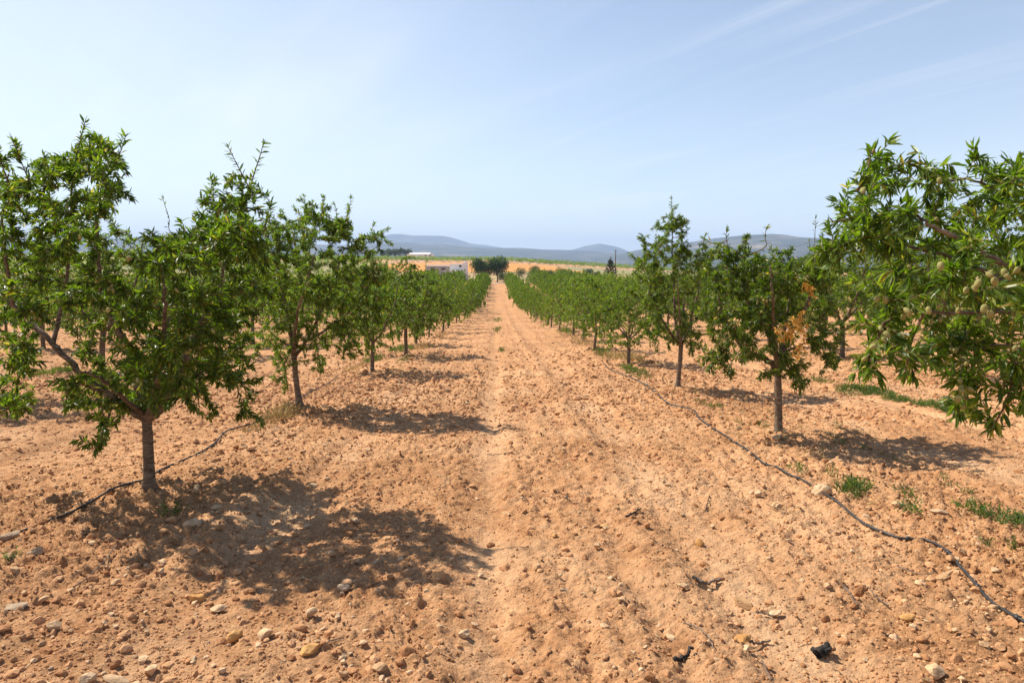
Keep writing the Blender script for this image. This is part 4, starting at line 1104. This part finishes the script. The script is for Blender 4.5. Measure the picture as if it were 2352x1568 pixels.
# long white warehouse on the far rise
Yw = 690.0
wx0, wx1 = P(934, 588, Yw)[0], P(994, 588, Yw)[0]; zw = float(base_z(wx0, Yw)); zt = P(960, 583.5, Yw)[2] - zw
root = empty('warehouse', ((wx0 + wx1) / 2, Yw, zw)); tag(root, 'long low white warehouse on the rise below the blue ridge', 'warehouse'); w = (wx1 - wx0) / 2
boxes('wall', [(-w, w, 0, 14, -1, zt)], M['white_wall'], root)
prism('roof', -w * .8, w * .78, 0, 14, zt + .02, zt + 1.1, M['white_wall'], root, 0.3)
for a in (w * .45, w * .8):
    fr = boxes('window', [(a - .9, a + .9, -0.1, 0.05, zt - 2.2, zt - .7)], M['grey_wall'], root); boxes('pane', [(a - .75, a + .75, -0.13, -0.103, zt - 2.05, zt - .85)], M['dark'], fr)

# utility poles and the wire between them
def pole(label, x, Y, ztop):
    z = float(base_z(x, Y)); root = empty('utility_pole', (x, Y, z)); tag(root, label, 'pole', 'utility poles')
    Ht = ztop - z
    tb = Tubes(); tb.add([(0, 0, -.3), (0, 0, Ht * .5), (0, 0, Ht)], [.17, .145, .12], 10); link('shaft', tb.mesh('shaft'), M['pole'], root)
    tb = Tubes(); tb.add([(-.45, 0, Ht - .35), (.45, 0, Ht - .35)], .05, 6); link('crossarm', tb.mesh('crossarm'), M['pole'], root)
    tb = Tubes(); tb.add([(0, 0, Ht), (0, 0, Ht + .16)], .045, 8); link('insulator', tb.mesh('insulator'), M['metal'], root)
pa = P(1414, 574, 205); pb = P(2040, 480, 62); pc = P(2700, 462, 40)
pole('thin dark utility pole standing beside the spiky conifer', pa[0], 205, pa[2]); pole('utility pole behind the crown of the foreground tree', pb[0], 62, pb[2])
tb = Tubes()
for a, b, sag in ((pa, pb, 6.5), (pb, pc, .35)):
    t = np.linspace(0, 1, 40)[:, None]; tb.add((a * (1 - t) + b * t) - np.array([0, 0, 1.0]) * (4 * sag * t * (1 - t)) + (0, 0, .15), .016, 5)
tag(link('overhead_wire', tb.mesh('overhead_wire'), M['metal']), 'thin overhead wire running from the pole past the foreground tree', 'wire')

# ------------------------------------------------------------------ on the ground: hoses, stones, clods, sticks, weeds
def hose(label, px, r=0.0102):
    pts = []
    for a, b in px:
        x, y = ground_hit(a, b); pts.append((x, y, 0))
    p = catmull(pts, 14)
    rr = np.random.default_rng(len(px)); p[:, 0] += 0.012 * fbm(p[:, 0] * 0 + np.arange(len(p)), p[:, 1] * 0, 9, 2, len(px))
    z = soil_h(p[:, 0], p[:, 1], True); zz = z.copy()
    for i in range(len(z)): zz[i] = np.max(z[max(0, i - 3):i + 4])
    k = np.ones(13) / 13; zz = np.convolve(np.pad(zz, 6, 'edge'), k, 'valid'); p[:, 2] = np.maximum(zz, z) + r * .6
    root = empty('drip_hose', p[0]); tag(root, label, 'hose', 'drip irrigation hoses along the rows')
    tb = Tubes(); tb.add(p, r, 8); link('pipe', tb.mesh('pipe', p[0]), M['hose'], root)
    for i in range(9, len(p) - 4, 22):
        t = p[i + 1] - p[i - 1]; t /= np.linalg.norm(t)
        tb = Tubes(); tb.add([p[i] - t * .016, p[i] - t * .012, p[i] + t * .012, p[i] + t * .016], [r * .8, r * 1.55, r * 1.55, r * .8], 8)
        s = np.array([-t[1], t[0], 0]); tb.add([p[i] + s * r, p[i] + s * r * 2.6 + (0, 0, .004)], .004, 6)
        link('emitter', tb.mesh('emitter', p[0]), M['hose'], root)
hose('black drip hose snaking along the right row and out at the lower right', [(1385, 838), (1405, 855), (1470, 884), (1510, 912), (1535, 935), (1570, 944), (1596, 952), (1604, 968), (1660, 1006), (1720, 1038), (1755, 1068), (1800, 1088), (1850, 1110), (1900, 1150), (1960, 1192), (2000, 1216), (2060, 1240), (2130, 1250), (2180, 1280), (2220, 1325), (2270, 1380), (2330, 1428), (2420, 1480)])
hose('black drip hose running past the trunk of the nearest left tree', [(-60, 1270), (40, 1228), (130, 1198), (240, 1150), (310, 1120), (350, 1098), (400, 1070), (460, 1045), (495, 1025), (530, 995), (590, 978), (640, 955), (700, 916), (750, 888), (775, 872)])

def rock_mesh(seed, sub=3, name='stone', flat=1.0):
    rng = np.random.default_rng(seed)
    import bmesh
    bm = bmesh.new(); bmesh.ops.create_icosphere(bm, subdivisions=sub, radius=1.0)
    V = np.array([v.co[:] for v in bm.verts]); F = np.array([[v.index for v in f.verts] for f in bm.faces]); bm.free()
    for k in range(10):
        d = rng.normal(size=3); d /= np.linalg.norm(d); h = 0.50 + 0.28 * rng.random()
        q = V @ d; V = V - np.maximum(q - h, 0)[:, None] * d * 0.9
    V = V * (1 + 0.10 * np.sin(V @ rng.normal(size=3) * 2.5 + rng.random() * 6)[:, None] + 0.05 * np.sin(V @ rng.normal(size=3) * 6)[:, None])
    V = V + rng.normal(size=V.shape) * 0.018
    V = V * np.array([1.0, 0.72 + .25 * rng.random(), (0.5 + .3 * rng.random()) * flat])
    return V, F
ROCKS = [rock_mesh(s, 3) for s in range(12)]
ROCKM = []
for V, F in ROCKS:
    me = mesh_np('stone', V, F, None, False, {'v': np.zeros(len(V))}); me.materials.append(M['stone']); ROCKM.append(me)
def stone(px, py, rpx, label, mat=None, k=0, rz=0.0, sq=(1, 1, 1), group=None, sink=0.25, xy=None, r=None):
    x, y = ground_hit(px, py) if xy is None else xy
    if r is None: r = 0.88 * rpx / FPX * math.hypot(x, y)
    me = ROCKM[k % 12]
    if mat is not None: me = me.copy(); me.materials[0] = M[mat]
    o = bpy.data.objects.new('stone', me); COL.objects.link(o)
    o.location = (x, y, H(x, y) + r * sq[2] * (0.38 - sink) + 0.010); o.rotation_euler = (0.25 * math.sin(px), 0.25 * math.cos(py), rz); o.scale = (r * sq[0], r * sq[1], r * sq[2])
    tag(o, label, 'stone', group or 'stones lying on the soil')
    return o
SP = [(452, 1362, 20, 'round ochre boulder sitting alone at the front edge of the left tree shade', 'orange_stone', 1, .3, (1, 1.1, 1.15)),
      (446, 1214, 24, 'flat pale rock catching sun in the middle of the left tree shade', None, 2, .5, (1, .9, .9)),
      (541, 1466, 25, 'tall leaning ochre stone at the lower left, beside a pale rock', 'orange_stone', 3, .9, (.9, .8, 1.5)),
      (607, 1468, 24, 'angular pale rock right of the tall leaning ochre stone', None, 4, .2, (1, 1, 1)),
      (712, 1412, 22, 'upright blocky tan stone in the left foreground', None, 5, 1.1, (.9, .9, 1.3)),
      (713, 1504, 30, 'broad brown rock below the blocky tan stone in the left foreground', 'orange_stone', 6, .1, (1.05, .9, .9)),
      (872, 1552, 26, 'pale lump of rock at the bottom edge left of the lane track', None, 7, .6, (1, 1, 1)),
      (788, 1356, 22, 'greyish speckled rock near the front of the left tree shade', 'grey_stone', 8, .8, (.9, .9, 1.1)),
      (500, 1392, 19, 'smooth pale stone just right of the round ochre boulder', None, 9, .1, (1.1, .8, .9)),
      (444, 1286, 15, 'small upright pointed stone in front of the nearest left trunk', None, 10, .4, (.8, .8, 1.3)),
      (84, 1290, 20, 'pale grey rock near the left edge beside the hose', 'grey_stone', 11, .5, (1, .8, 1.1)),
      (34, 1412, 24, 'dark flat stone at the left edge in the shade', 'grey_stone', 0, .1, (1.1, .8, .6)),
      (22, 1248, 22, 'rounded grey stone at the left edge by the end of the hose', 'grey_stone', 5, .8, (1, .9, .9)),
      (205, 1558, 22, 'pale rock cut by the bottom edge at the lower left corner', None, 2, .9, (1, 1, 1)),
      (272, 1546, 26, 'long flat pale slab near the bottom left corner', None, 3, .0, (1.3, .8, .6)),
      (328, 1504, 15, 'small square pale stone above the flat slab at lower left', None, 4, .7, (1, 1, .9)),
      (1886, 1140, 27, 'large rounded pale boulder pinning the right drip hose', None, 7, .1, (1.1, .9, 1.2)),
      (1706, 1378, 27, 'flat pale rock in the right foreground', None, 1, 2.4, (1.1, .85, .65)),
      (1782, 1398, 18, 'small pale rock right of the flat pale rock in the right foreground', None, 8, .3, (1, .9, .9)),
      (1702, 1466, 25, 'pointed ochre stone left of the charred wood chunk', 'orange_stone', 9, .3, (1.2, .8, .8)),
      (1714, 1490, 18, 'low pale stone under the pointed ochre stone at lower right', None, 10, 1.3, (1, .9, .7)),
      (2182, 1324, 34, 'long tan rock lying beside the right drip hose', None, 11, .5, (1.35, .55, .6)),
      (1606, 1246, 17, 'upright tan stone in the middle of the right foreground', 'orange_stone', 6, .9, (.8, .9, 1.4)),
      (1784, 1014, 16, 'pale stone leaning on the foot of the second right trunk', None, 4, .2, (1.1, .9, 1.0)),
      (2152, 1552, 27, 'big pale rock at the bottom edge on the right', None, 2, .5, (1, .9, 1)),
      (2086, 1418, 20, 'brown clod shaped rock right of the lower right hose bend', 'orange_stone', 3, .2, (1.1, .9, .9)),
      (1386, 1210, 14, 'reddish brown stone alone on the smooth lane soil', 'orange_stone', 0, 0, (1, .8, .9)),
      (1274, 1234, 9, 'little round ochre stone in mid lane', 'orange_stone', 7, .4, (1, 1, 1.2)),
      (1294, 1352, 14, 'greyish round stone on the lane in front', 'grey_stone', 5, .4, (1.1, .9, .9)),
      (1570, 1358, 16, 'smooth oval pale stone left of the dark stick', None, 9, .2, (1.1, .8, .8)),
      (2160, 1194, 24, 'flat oval pale stone among the green sprigs on the right', None, 6, .0, (1.1, .8, .5)),
      (2060, 1182, 20, 'tan block of stone at the edge of the green sprigs', None, 8, .9, (.9, .9, 1.1)),
      (1300, 1156, 10, 'upright grey splinter of stone on the lane', 'grey_stone', 10, .9, (.7, .7, 1.6)),
      (1105, 1310, 13, 'pale stone on the left lip of the smooth wheel track', None, 11, .9, (1, .9, .8)),
      (1740, 1140, 14, 'small tan stone left of the hose boulder', None, 1, .9, (1, .9, .8))]
for s in SP: stone(*s[:4], mat=s[4], k=s[5], rz=s[6], sq=s[7], group='notable stones in the foreground')
rs = np.random.default_rng(5)
def in_view(x, y):
    return abs(x + 0.02 * y) < 0.78 * y + .1
n = 0
STL = [('loose pale stone on the sunlit soil left of the lane track', 'loose stones left of the track'), ('loose tan stone on the lane soil right of the wheel track', 'loose stones right of the track'), ('loose stone along the line of the right drip hose', 'loose stones by the right hose'), ('loose stone along the line of the left drip hose', 'loose stones by the left hose')]
while n < 245:
    u = rs.random()
    y = 2.9 + 7.5 * u ** 1.5
    x = rs.uniform(-.8, .8) * y
    band_w = 0.32 + 0.68 * max(math.exp(-((x + 2.7) / .8) ** 2), math.exp(-((x - 3.1) / .9) ** 2), 0.55 * (x < -.3 and y < 5.5))
    if rs.random() > band_w: continue
    r = 0.016 + 0.030 * rs.random() ** 2.2
    c = 0 if -2.2 < x <= 0 else 1 if 0 < x < 2.3 else 2 if x >= 2.3 else 3
    stone(x * 311, y * 77, 0, STL[c][0], k=int(rs.integers(12)), rz=rs.random() * 6.28, sq=(1, .8 + .3 * rs.random(), .75 + .5 * rs.random()), group=STL[c][1], xy=(x, y), r=r, mat=None if rs.random() < .75 else None)
    n += 1

def scatter(name, label, cat, count, y0, y1, rmin, rmax, sub, mat, seed, ypow=1.4, tilt=True, xlim=None):
    rng = np.random.default_rng(seed)
    y = y0 + (y1 - y0) * rng.random(count * 2) ** ypow; x = rng.uniform(-.86, .86, count * 2) * y
    lane = (x - ROW_L) / ROW_GAP; u = lane - np.floor(lane)
    w = 0.30 + 0.70 * np.exp(-(np.minimum(u, 1 - u) * ROW_GAP / 1.3) ** 2) + 0.30 * (fbm(x, y, .9, 2, 77) > 0.05) + .25 * ((x < 0) & (x > -3))
    w = w * (1 - .8 * np.exp(-((u * ROW_GAP - 3.07) / .18) ** 2))
    keep = rng.random(len(x)) < w; x, y = x[keep][:count], y[keep][:count]; m = len(x)
    z = soil_h(x, y, True)
    base = [rock_mesh(seed * 50 + i, sub) for i in range(8)]
    nv, F = len(base[0][0]), base[0][1]
    BV = np.stack([b[0] for b in base]); BV = BV * np.array([1, 1, 1.15])
    r = (rmin + (rmax - rmin) * rng.random(m) ** 2.6) * np.clip(y / 6.0, 1, 2.2)
    a = rng.random(m) * 6.283; c, s = np.cos(a), np.sin(a)
    B = BV[rng.integers(0, 8, m)] * (r[:, None] * (0.75 + .5 * rng.random((m, 3))))[:, None, :]
    X = B[..., 0] * c[:, None] - B[..., 1] * s[:, None]; Yy = B[..., 0] * s[:, None] + B[..., 1] * c[:, None]
    V = np.stack([X + x[:, None], Yy + y[:, None], B[..., 2] + z[:, None] + r[:, None] * .12], -1).reshape(-1, 3)
    T = (F[None] + (np.arange(m) * nv)[:, None, None]).reshape(-1, 3)
    o = link(name, mesh_np(name, V, T, None, False, {'v': np.repeat(rng.random(m).astype(np.float32), nv)}), mat)
    tag(o, label, cat, kind='stuff')
scatter('soil_clods', 'countless crumbly soil clods strewn over the tilled ground', 'clods', 75000, 2.6, 17, 0.0040, 0.017, 1, M['clod'], 1)
scatter('coarse_clods', 'larger lumps of dry earth scattered over the tilled ground', 'clods', 6500, 2.6, 24, 0.012, 0.044, 2, M['clod'], 2)
scatter('distant_clods', 'rough lumps of earth covering the tilled ground further down the lanes', 'clods', 34000, 10, 70, 0.008, 0.026, 1, M['clod'], 4)
scatter('gravel', 'small pale stones scattered among the clods', 'gravel', 3600, 2.6, 30, 0.008, 0.026, 2, M['stone'], 3)

def stick(label, pts, r, mat='dead_wood', cat='stick', name='stick', side=None):
    p3 = []
    for a, b in pts:
        x, y = ground_hit(a, b); p3.append((x, y, H(x, y) + 0.014 + r))
    p = catmull(p3, 5); t = Tubes(); rr = np.random.default_rng(int(pts[0][0]))
    p[1:-1] += rr.normal(size=(len(p) - 2, 3)) * r * .5
    t.add(p, np.linspace(r, r * .6, len(p)), 7, .35, rr)
    if side: 
        i = len(p) // 2; q = p[i] + np.array([side * r * 5, r * 5, r * 2]); t.add([p[i], (p[i] + q) / 2, q], [r * .6, r * .5, r * .35], 6)
    o = link(name, t.mesh(name, p[0]), M[mat]); o.location = tuple(p[0]); tag(o, label, cat, 'twigs and sticks on the soil')
stick('thick dark stick with a knob lying right of the lane, near the oval stone', [(1590, 1338), (1620, 1338), (1655, 1330)], .011, 'dead_wood', side=-1)
stick('short dark stick lying diagonally in mid lane', [(1438, 1200), (1455, 1192), (1472, 1180)], .009, 'charred')
stick('thin straight twig lying flat across the lane', [(1118, 1042), (1150, 1040), (1190, 1036)], .005)
stick('short dark twig by the upright tan stone', [(1620, 1168), (1626, 1155), (1629, 1145)], .006, 'charred')
stick('long thin pale twig in the right foreground', [(1940, 1362), (1962, 1385), (1978, 1396)], .005)
stick('thin twig pointing down at the right foreground, left of the charred chunk', [(1570, 1440), (1600, 1455), (1625, 1480), (1636, 1508)], .004)
stick('stubby brown stick touching the pointed ochre stone', [(1722, 1462), (1745, 1460), (1770, 1458)], .008)
stick('pale stick lying against the small pale rock', [(1736, 1400), (1760, 1402), (1782, 1404)], .006)
stick('rough dark bark piece near the bottom edge of the lane', [(1548, 1512), (1570, 1508), (1592, 1500)], .013, 'charred')
stick('thin twig at the bottom edge of the lane', [(1750, 1510), (1762, 1540), (1768, 1565)], .004)
stick('fine dry twig in the shade left of the round ochre boulder', [(170, 1360), (215, 1325), (270, 1272)], .005)
stick('small twig resting on the broad brown rock', [(742, 1496), (770, 1488), (790, 1484)], .004)
stick('bent pale twig beside the right hose', [(2040, 1392), (2010, 1370), (1985, 1340)], .004)
stick('crossed dry twig near the hose boulder', [(1760, 1165), (1790, 1178), (1800, 1190)], .004)
stick('dry twig lying below the hose on the right', [(2060, 1300), (2110, 1318), (2150, 1320)], .004)
# charred lump of wood
x, y = ground_hit(1890, 1490); t = Tubes(); rr = np.random.default_rng(4)
pp = catmull([(-.055, .0, .02), (-.02, .005, .028), (.03, .0, .026), (.07, .02, .05)], 6)
pp = pp * .8; t.add(pp, .025 * (1 - .55 * np.linspace(0, 1, len(pp)) ** 2) * (1 + .2 * rr.normal(size=len(pp))), 11, .5, rr); t.add([(.0, -.01, .022), (.02, -.026, .036), (.025, -.03, .046)], [.015, .011, .005], 7, .5, rr); t.add([(-.03, .005, .02), (-.05, .02, .03), (-.056, .03, .032)], [.013, .009, .004], 6, .5, rr)
o = link('wood_chunk', t.mesh('wood_chunk'), M['charred']); o.location = (x, y, H(x, y) + .005); o.rotation_euler = (0, 0, .5); tag(o, 'charred grey black chunk of wood on the right foreground soil', 'wood chunk')

# weeds and dry grass
def sprigs(cx, cy, rx, ry, n, h, rng, leafy=True):
    """a patch of low plants: every stem carries small narrow leaves"""
    pos, dr, ln = [], [], []
    for _ in range(n):
        a = rng.random() * 6.28; q = math.sqrt(rng.random())
        x, y = cx + rx * q * math.cos(a), cy + ry * q * math.sin(a); z = H(x, y)
        hh = h * (0.5 + .7 * rng.random()) * (1 - .4 * q * q)
        d = rng.normal(size=3) * .5; d[2] = 1.0; d /= np.linalg.norm(d)
        k = 7 if leafy else 1
        tt = np.linspace(0.05, 1, k)
        b = np.array([x, y, z]) + tt[:, None] * d * hh if leafy else np.array([[x, y, z]])
        v = rng.normal(size=(k, 3)) * (.7 if leafy else .25) + d; pos.append(b); dr.append(v / np.linalg.norm(v, axis=1)[:, None]); ln.append(np.full(k, hh * (.42 if leafy else 1.0)) * (.7 + .6 * rng.random(k)))
    return np.vstack(pos), np.vstack(dr), np.concatenate(ln)
rw = np.random.default_rng(66)
def weed(label, px, py, wpx, hpx, n, h, group='green weeds on the soil', mat='weed', leafy=True, cat='weed', name='weed_patch'):
    x, y = ground_hit(px, py); dist = math.hypot(x, y)
    x2, y2 = ground_hit(px, py - hpx / 2)
    n = int(n * 1.6)
    pos, dr, ln = sprigs(x, y, wpx / FPX * dist / 2, max(abs(y2 - y), .05), n, h, rw, leafy)
    off = np.array([x, y, H(x, y)])
    V, T, Q, A = leaf_arrays(pos, dr, ln, rw, False, .26 if leafy else .05, .1 if leafy else .5)
    o = link(name, mesh_np(name, V - off, T, Q, False, {'v': A}), M[mat]); o.location = tuple(off); tag(o, label, cat, group)
weed('bright green tuft of weeds above the hose boulder on the right', 1968, 1128, 50, 24, 70, .10)
weed('straggly yellow green plant beside the hose boulder', 1945, 1140, 40, 26, 26, .13)
weed('small dark green sprig on the far right soil, left of the flat oval stone', 2088, 1188, 46, 24, 22, .10)
weed('thin weed sprig right above the green sprigs', 2080, 1150, 34, 30, 14, .10)
weed('feathery green weeds at the right edge', 2318, 1210, 90, 40, 60, .11)
weed('pale green weeds left of those at the right edge', 2230, 1185, 60, 30, 30, .10)
weed('single seedling by the lower right edge', 2335, 1270, 22, 14, 8, .08)
weed('small seedling below the flat oval stone', 2270, 1258, 20, 12, 8, .07)
weed('weeds sprouting beside the hose in the second right tree shade', 1832, 1082, 40, 18, 22, .09)
weed('small weeds at the near edge of the second right tree shade', 1912, 1092, 30, 14, 16, .08)
weed('long low mat of green weeds behind the second right tree', 1985, 898, 100, 22, 480, .11)
weed('thin trailing end of the weed mat on the right', 2060, 918, 50, 12, 160, .10)
weed('green weed patch under the hanging branch of the foreground tree', 2140, 932, 60, 18, 200, .10)
weed('green weed patch right of the one under the hanging branch', 2190, 948, 44, 16, 160, .10)
weed('weed patch right of the second right trunk', 1885, 875, 34, 12, 60, .10)
weed('small weeds at the foot of the third right tree, nearer one', 1640, 942, 36, 10, 40, .08)
weed('small weeds at the foot of the third right tree, farther one', 1606, 930, 24, 10, 30, .08)
weed('green weeds in the right row between the third and fourth trees', 1462, 862, 46, 26, 130, .13)
weed('yellow green weeds just behind the third right tree gap', 1440, 850, 30, 16, 60, .12)
weed('green weed tuft right of the third left trunk', 858, 829, 40, 16, 120, .16)
weed('green weed patch around the foot of the fourth left tree', 922, 806, 60, 14, 160, .18)
weed('weeds below the fourth left tree shadow edge', 928, 830, 24, 16, 40, .12)
weed('green weeds behind the nearest left tree', 118, 862, 60, 12, 150, .12)
weed('yellowish weeds right of those behind the nearest left tree', 155, 858, 40, 12, 80, .12)
weed('small green weed in mid lane, the nearer one', 1152, 805, 14, 8, 30, .14)
weed('small green weed in mid lane, the middle one', 1141, 758, 16, 7, 46, .22)
weed('small green weed in mid lane, the farthest one', 1144, 736, 20, 8, 50, .25)
weed('weeds along the far right row foot', 1302, 765, 40, 10, 90, .25)
weed('green weeds along the right row near its sixth tree', 1385, 815, 40, 16, 100, .18)
weed('tiny weed in the left edge shade', 30, 1300, 30, 16, 10, .06)
weed('small weed stems in the left tree shade', 392, 1195, 24, 20, 8, .13)
for k in range(26):
    t_ = rw.random(); px = 1450 + 900 * t_ + 90 * rw.random(); py = 880 + 330 * t_ + rw.uniform(-40, 60) - 60 * t_
    weed('small straggling weed on the soil beside the right drip hose', px, py, 10 + 26 * rw.random(), 8 + 8 * rw.random(), int(4 + 9 * rw.random()), .05 + .04 * rw.random(), 'straggling weeds beside the right hose', 'weed' if k % 3 else 'dry_grass')
pos, dr, ln = [], [], []
for px, py, w, h, n_, hh in [(635, 968, 60, 22, 240, .20), (590, 995, 60, 20, 120, .14), (660, 955, 50, 16, 160, .22), (820, 848, 50, 18, 160, .2), (1440, 826, 60, 14, 260, .30), (1395, 822, 50, 18, 200, .3), (1465, 832, 30, 12, 120, .3), (1340, 790, 50, 20, 200, .32), (1300, 770, 40, 14, 120, .3), (975, 800, 40, 14, 160, .3), (1010, 775, 30, 10, 120, .3), (1870, 1050, 60, 30, 60, .12), (1945, 1130, 50, 40, 40, .12), (1770, 950, 40, 20, 50, .12), (2000, 1160, 60, 30, 30, .1), (1250, 745, 26, 10, 80, .3), (1800, 1180, 60, 40, 30, .08)]:
    x, y = ground_hit(px, py); x2, y2 = ground_hit(px, py - h / 2); dist = math.hypot(x, y)
    a, b, c = sprigs(x, y, w / FPX * dist / 2, max(.05, abs(y2 - y)), n_, hh, rw, False); pos.append(a); dr.append(b); ln.append(c)
V, T, Q, A = leaf_arrays(np.vstack(pos), np.vstack(dr), np.concatenate(ln), rw, False, .045, .6)
tag(link('dry_grass', mesh_np('dry_grass', V, T, Q, False, {'v': A}), M['dry_grass']), 'straw coloured dry grass along the feet of the tree rows', 'grass', kind='stuff')

# scraps of straw, bark and dry leaf lying about
n_ = 2600
y = 2.7 + 13 * rw.random(n_) ** 1.4; x = rw.uniform(-.8, .8, n_) * y
z = soil_h(x, y, True) + 0.006
d_ = rw.normal(size=(n_, 3)); d_[:, 2] *= .12; d_ /= np.linalg.norm(d_, axis=1)[:, None]
V, T, Q, A = leaf_arrays(np.stack([x, y, z], -1), d_, 0.015 + 0.07 * rw.random(n_) ** 2.5, rw, False, .10, .02)
tag(link('plant_litter', mesh_np('plant_litter', V, T, Q, False, {'v': rw.random(n_).repeat(4)}), leaf_material('litter', [(0.0, (0.10, 0.06, 0.035)), (0.5, (0.28, 0.19, 0.11)), (1.0, (0.60, 0.48, 0.30))], trans=(.17, .17, .17), tfac=.1, rough=.8, spec=.1)), 'scraps of straw, bark and dry leaves strewn over the soil', 'litter', kind='stuff')

# ------------------------------------------------------------------ haze over the whole valley
hz = boxes('haze', [(-9500, 9500, -200, 16500, -75, 520)], None, None)
mz = bpy.data.materials.new('haze'); mz.use_nodes = True; nz_ = mz.node_tree.nodes; nz_.clear()
ho = nz_.new('ShaderNodeOutputMaterial'); hv = nz_.new('ShaderNodeVolumePrincipled')
hv.inputs['Color'].default_value = (0.50, 0.655, 0.97, 1); hv.inputs['Density'].default_value = 0.00012; hv.inputs['Anisotropy'].default_value = 0.0
mz.node_tree.links.new(hv.outputs[0], ho.inputs['Volume']); hz.data.materials.append(mz)
tag(hz, 'pale summer haze filling the valley', 'haze', kind='stuff')
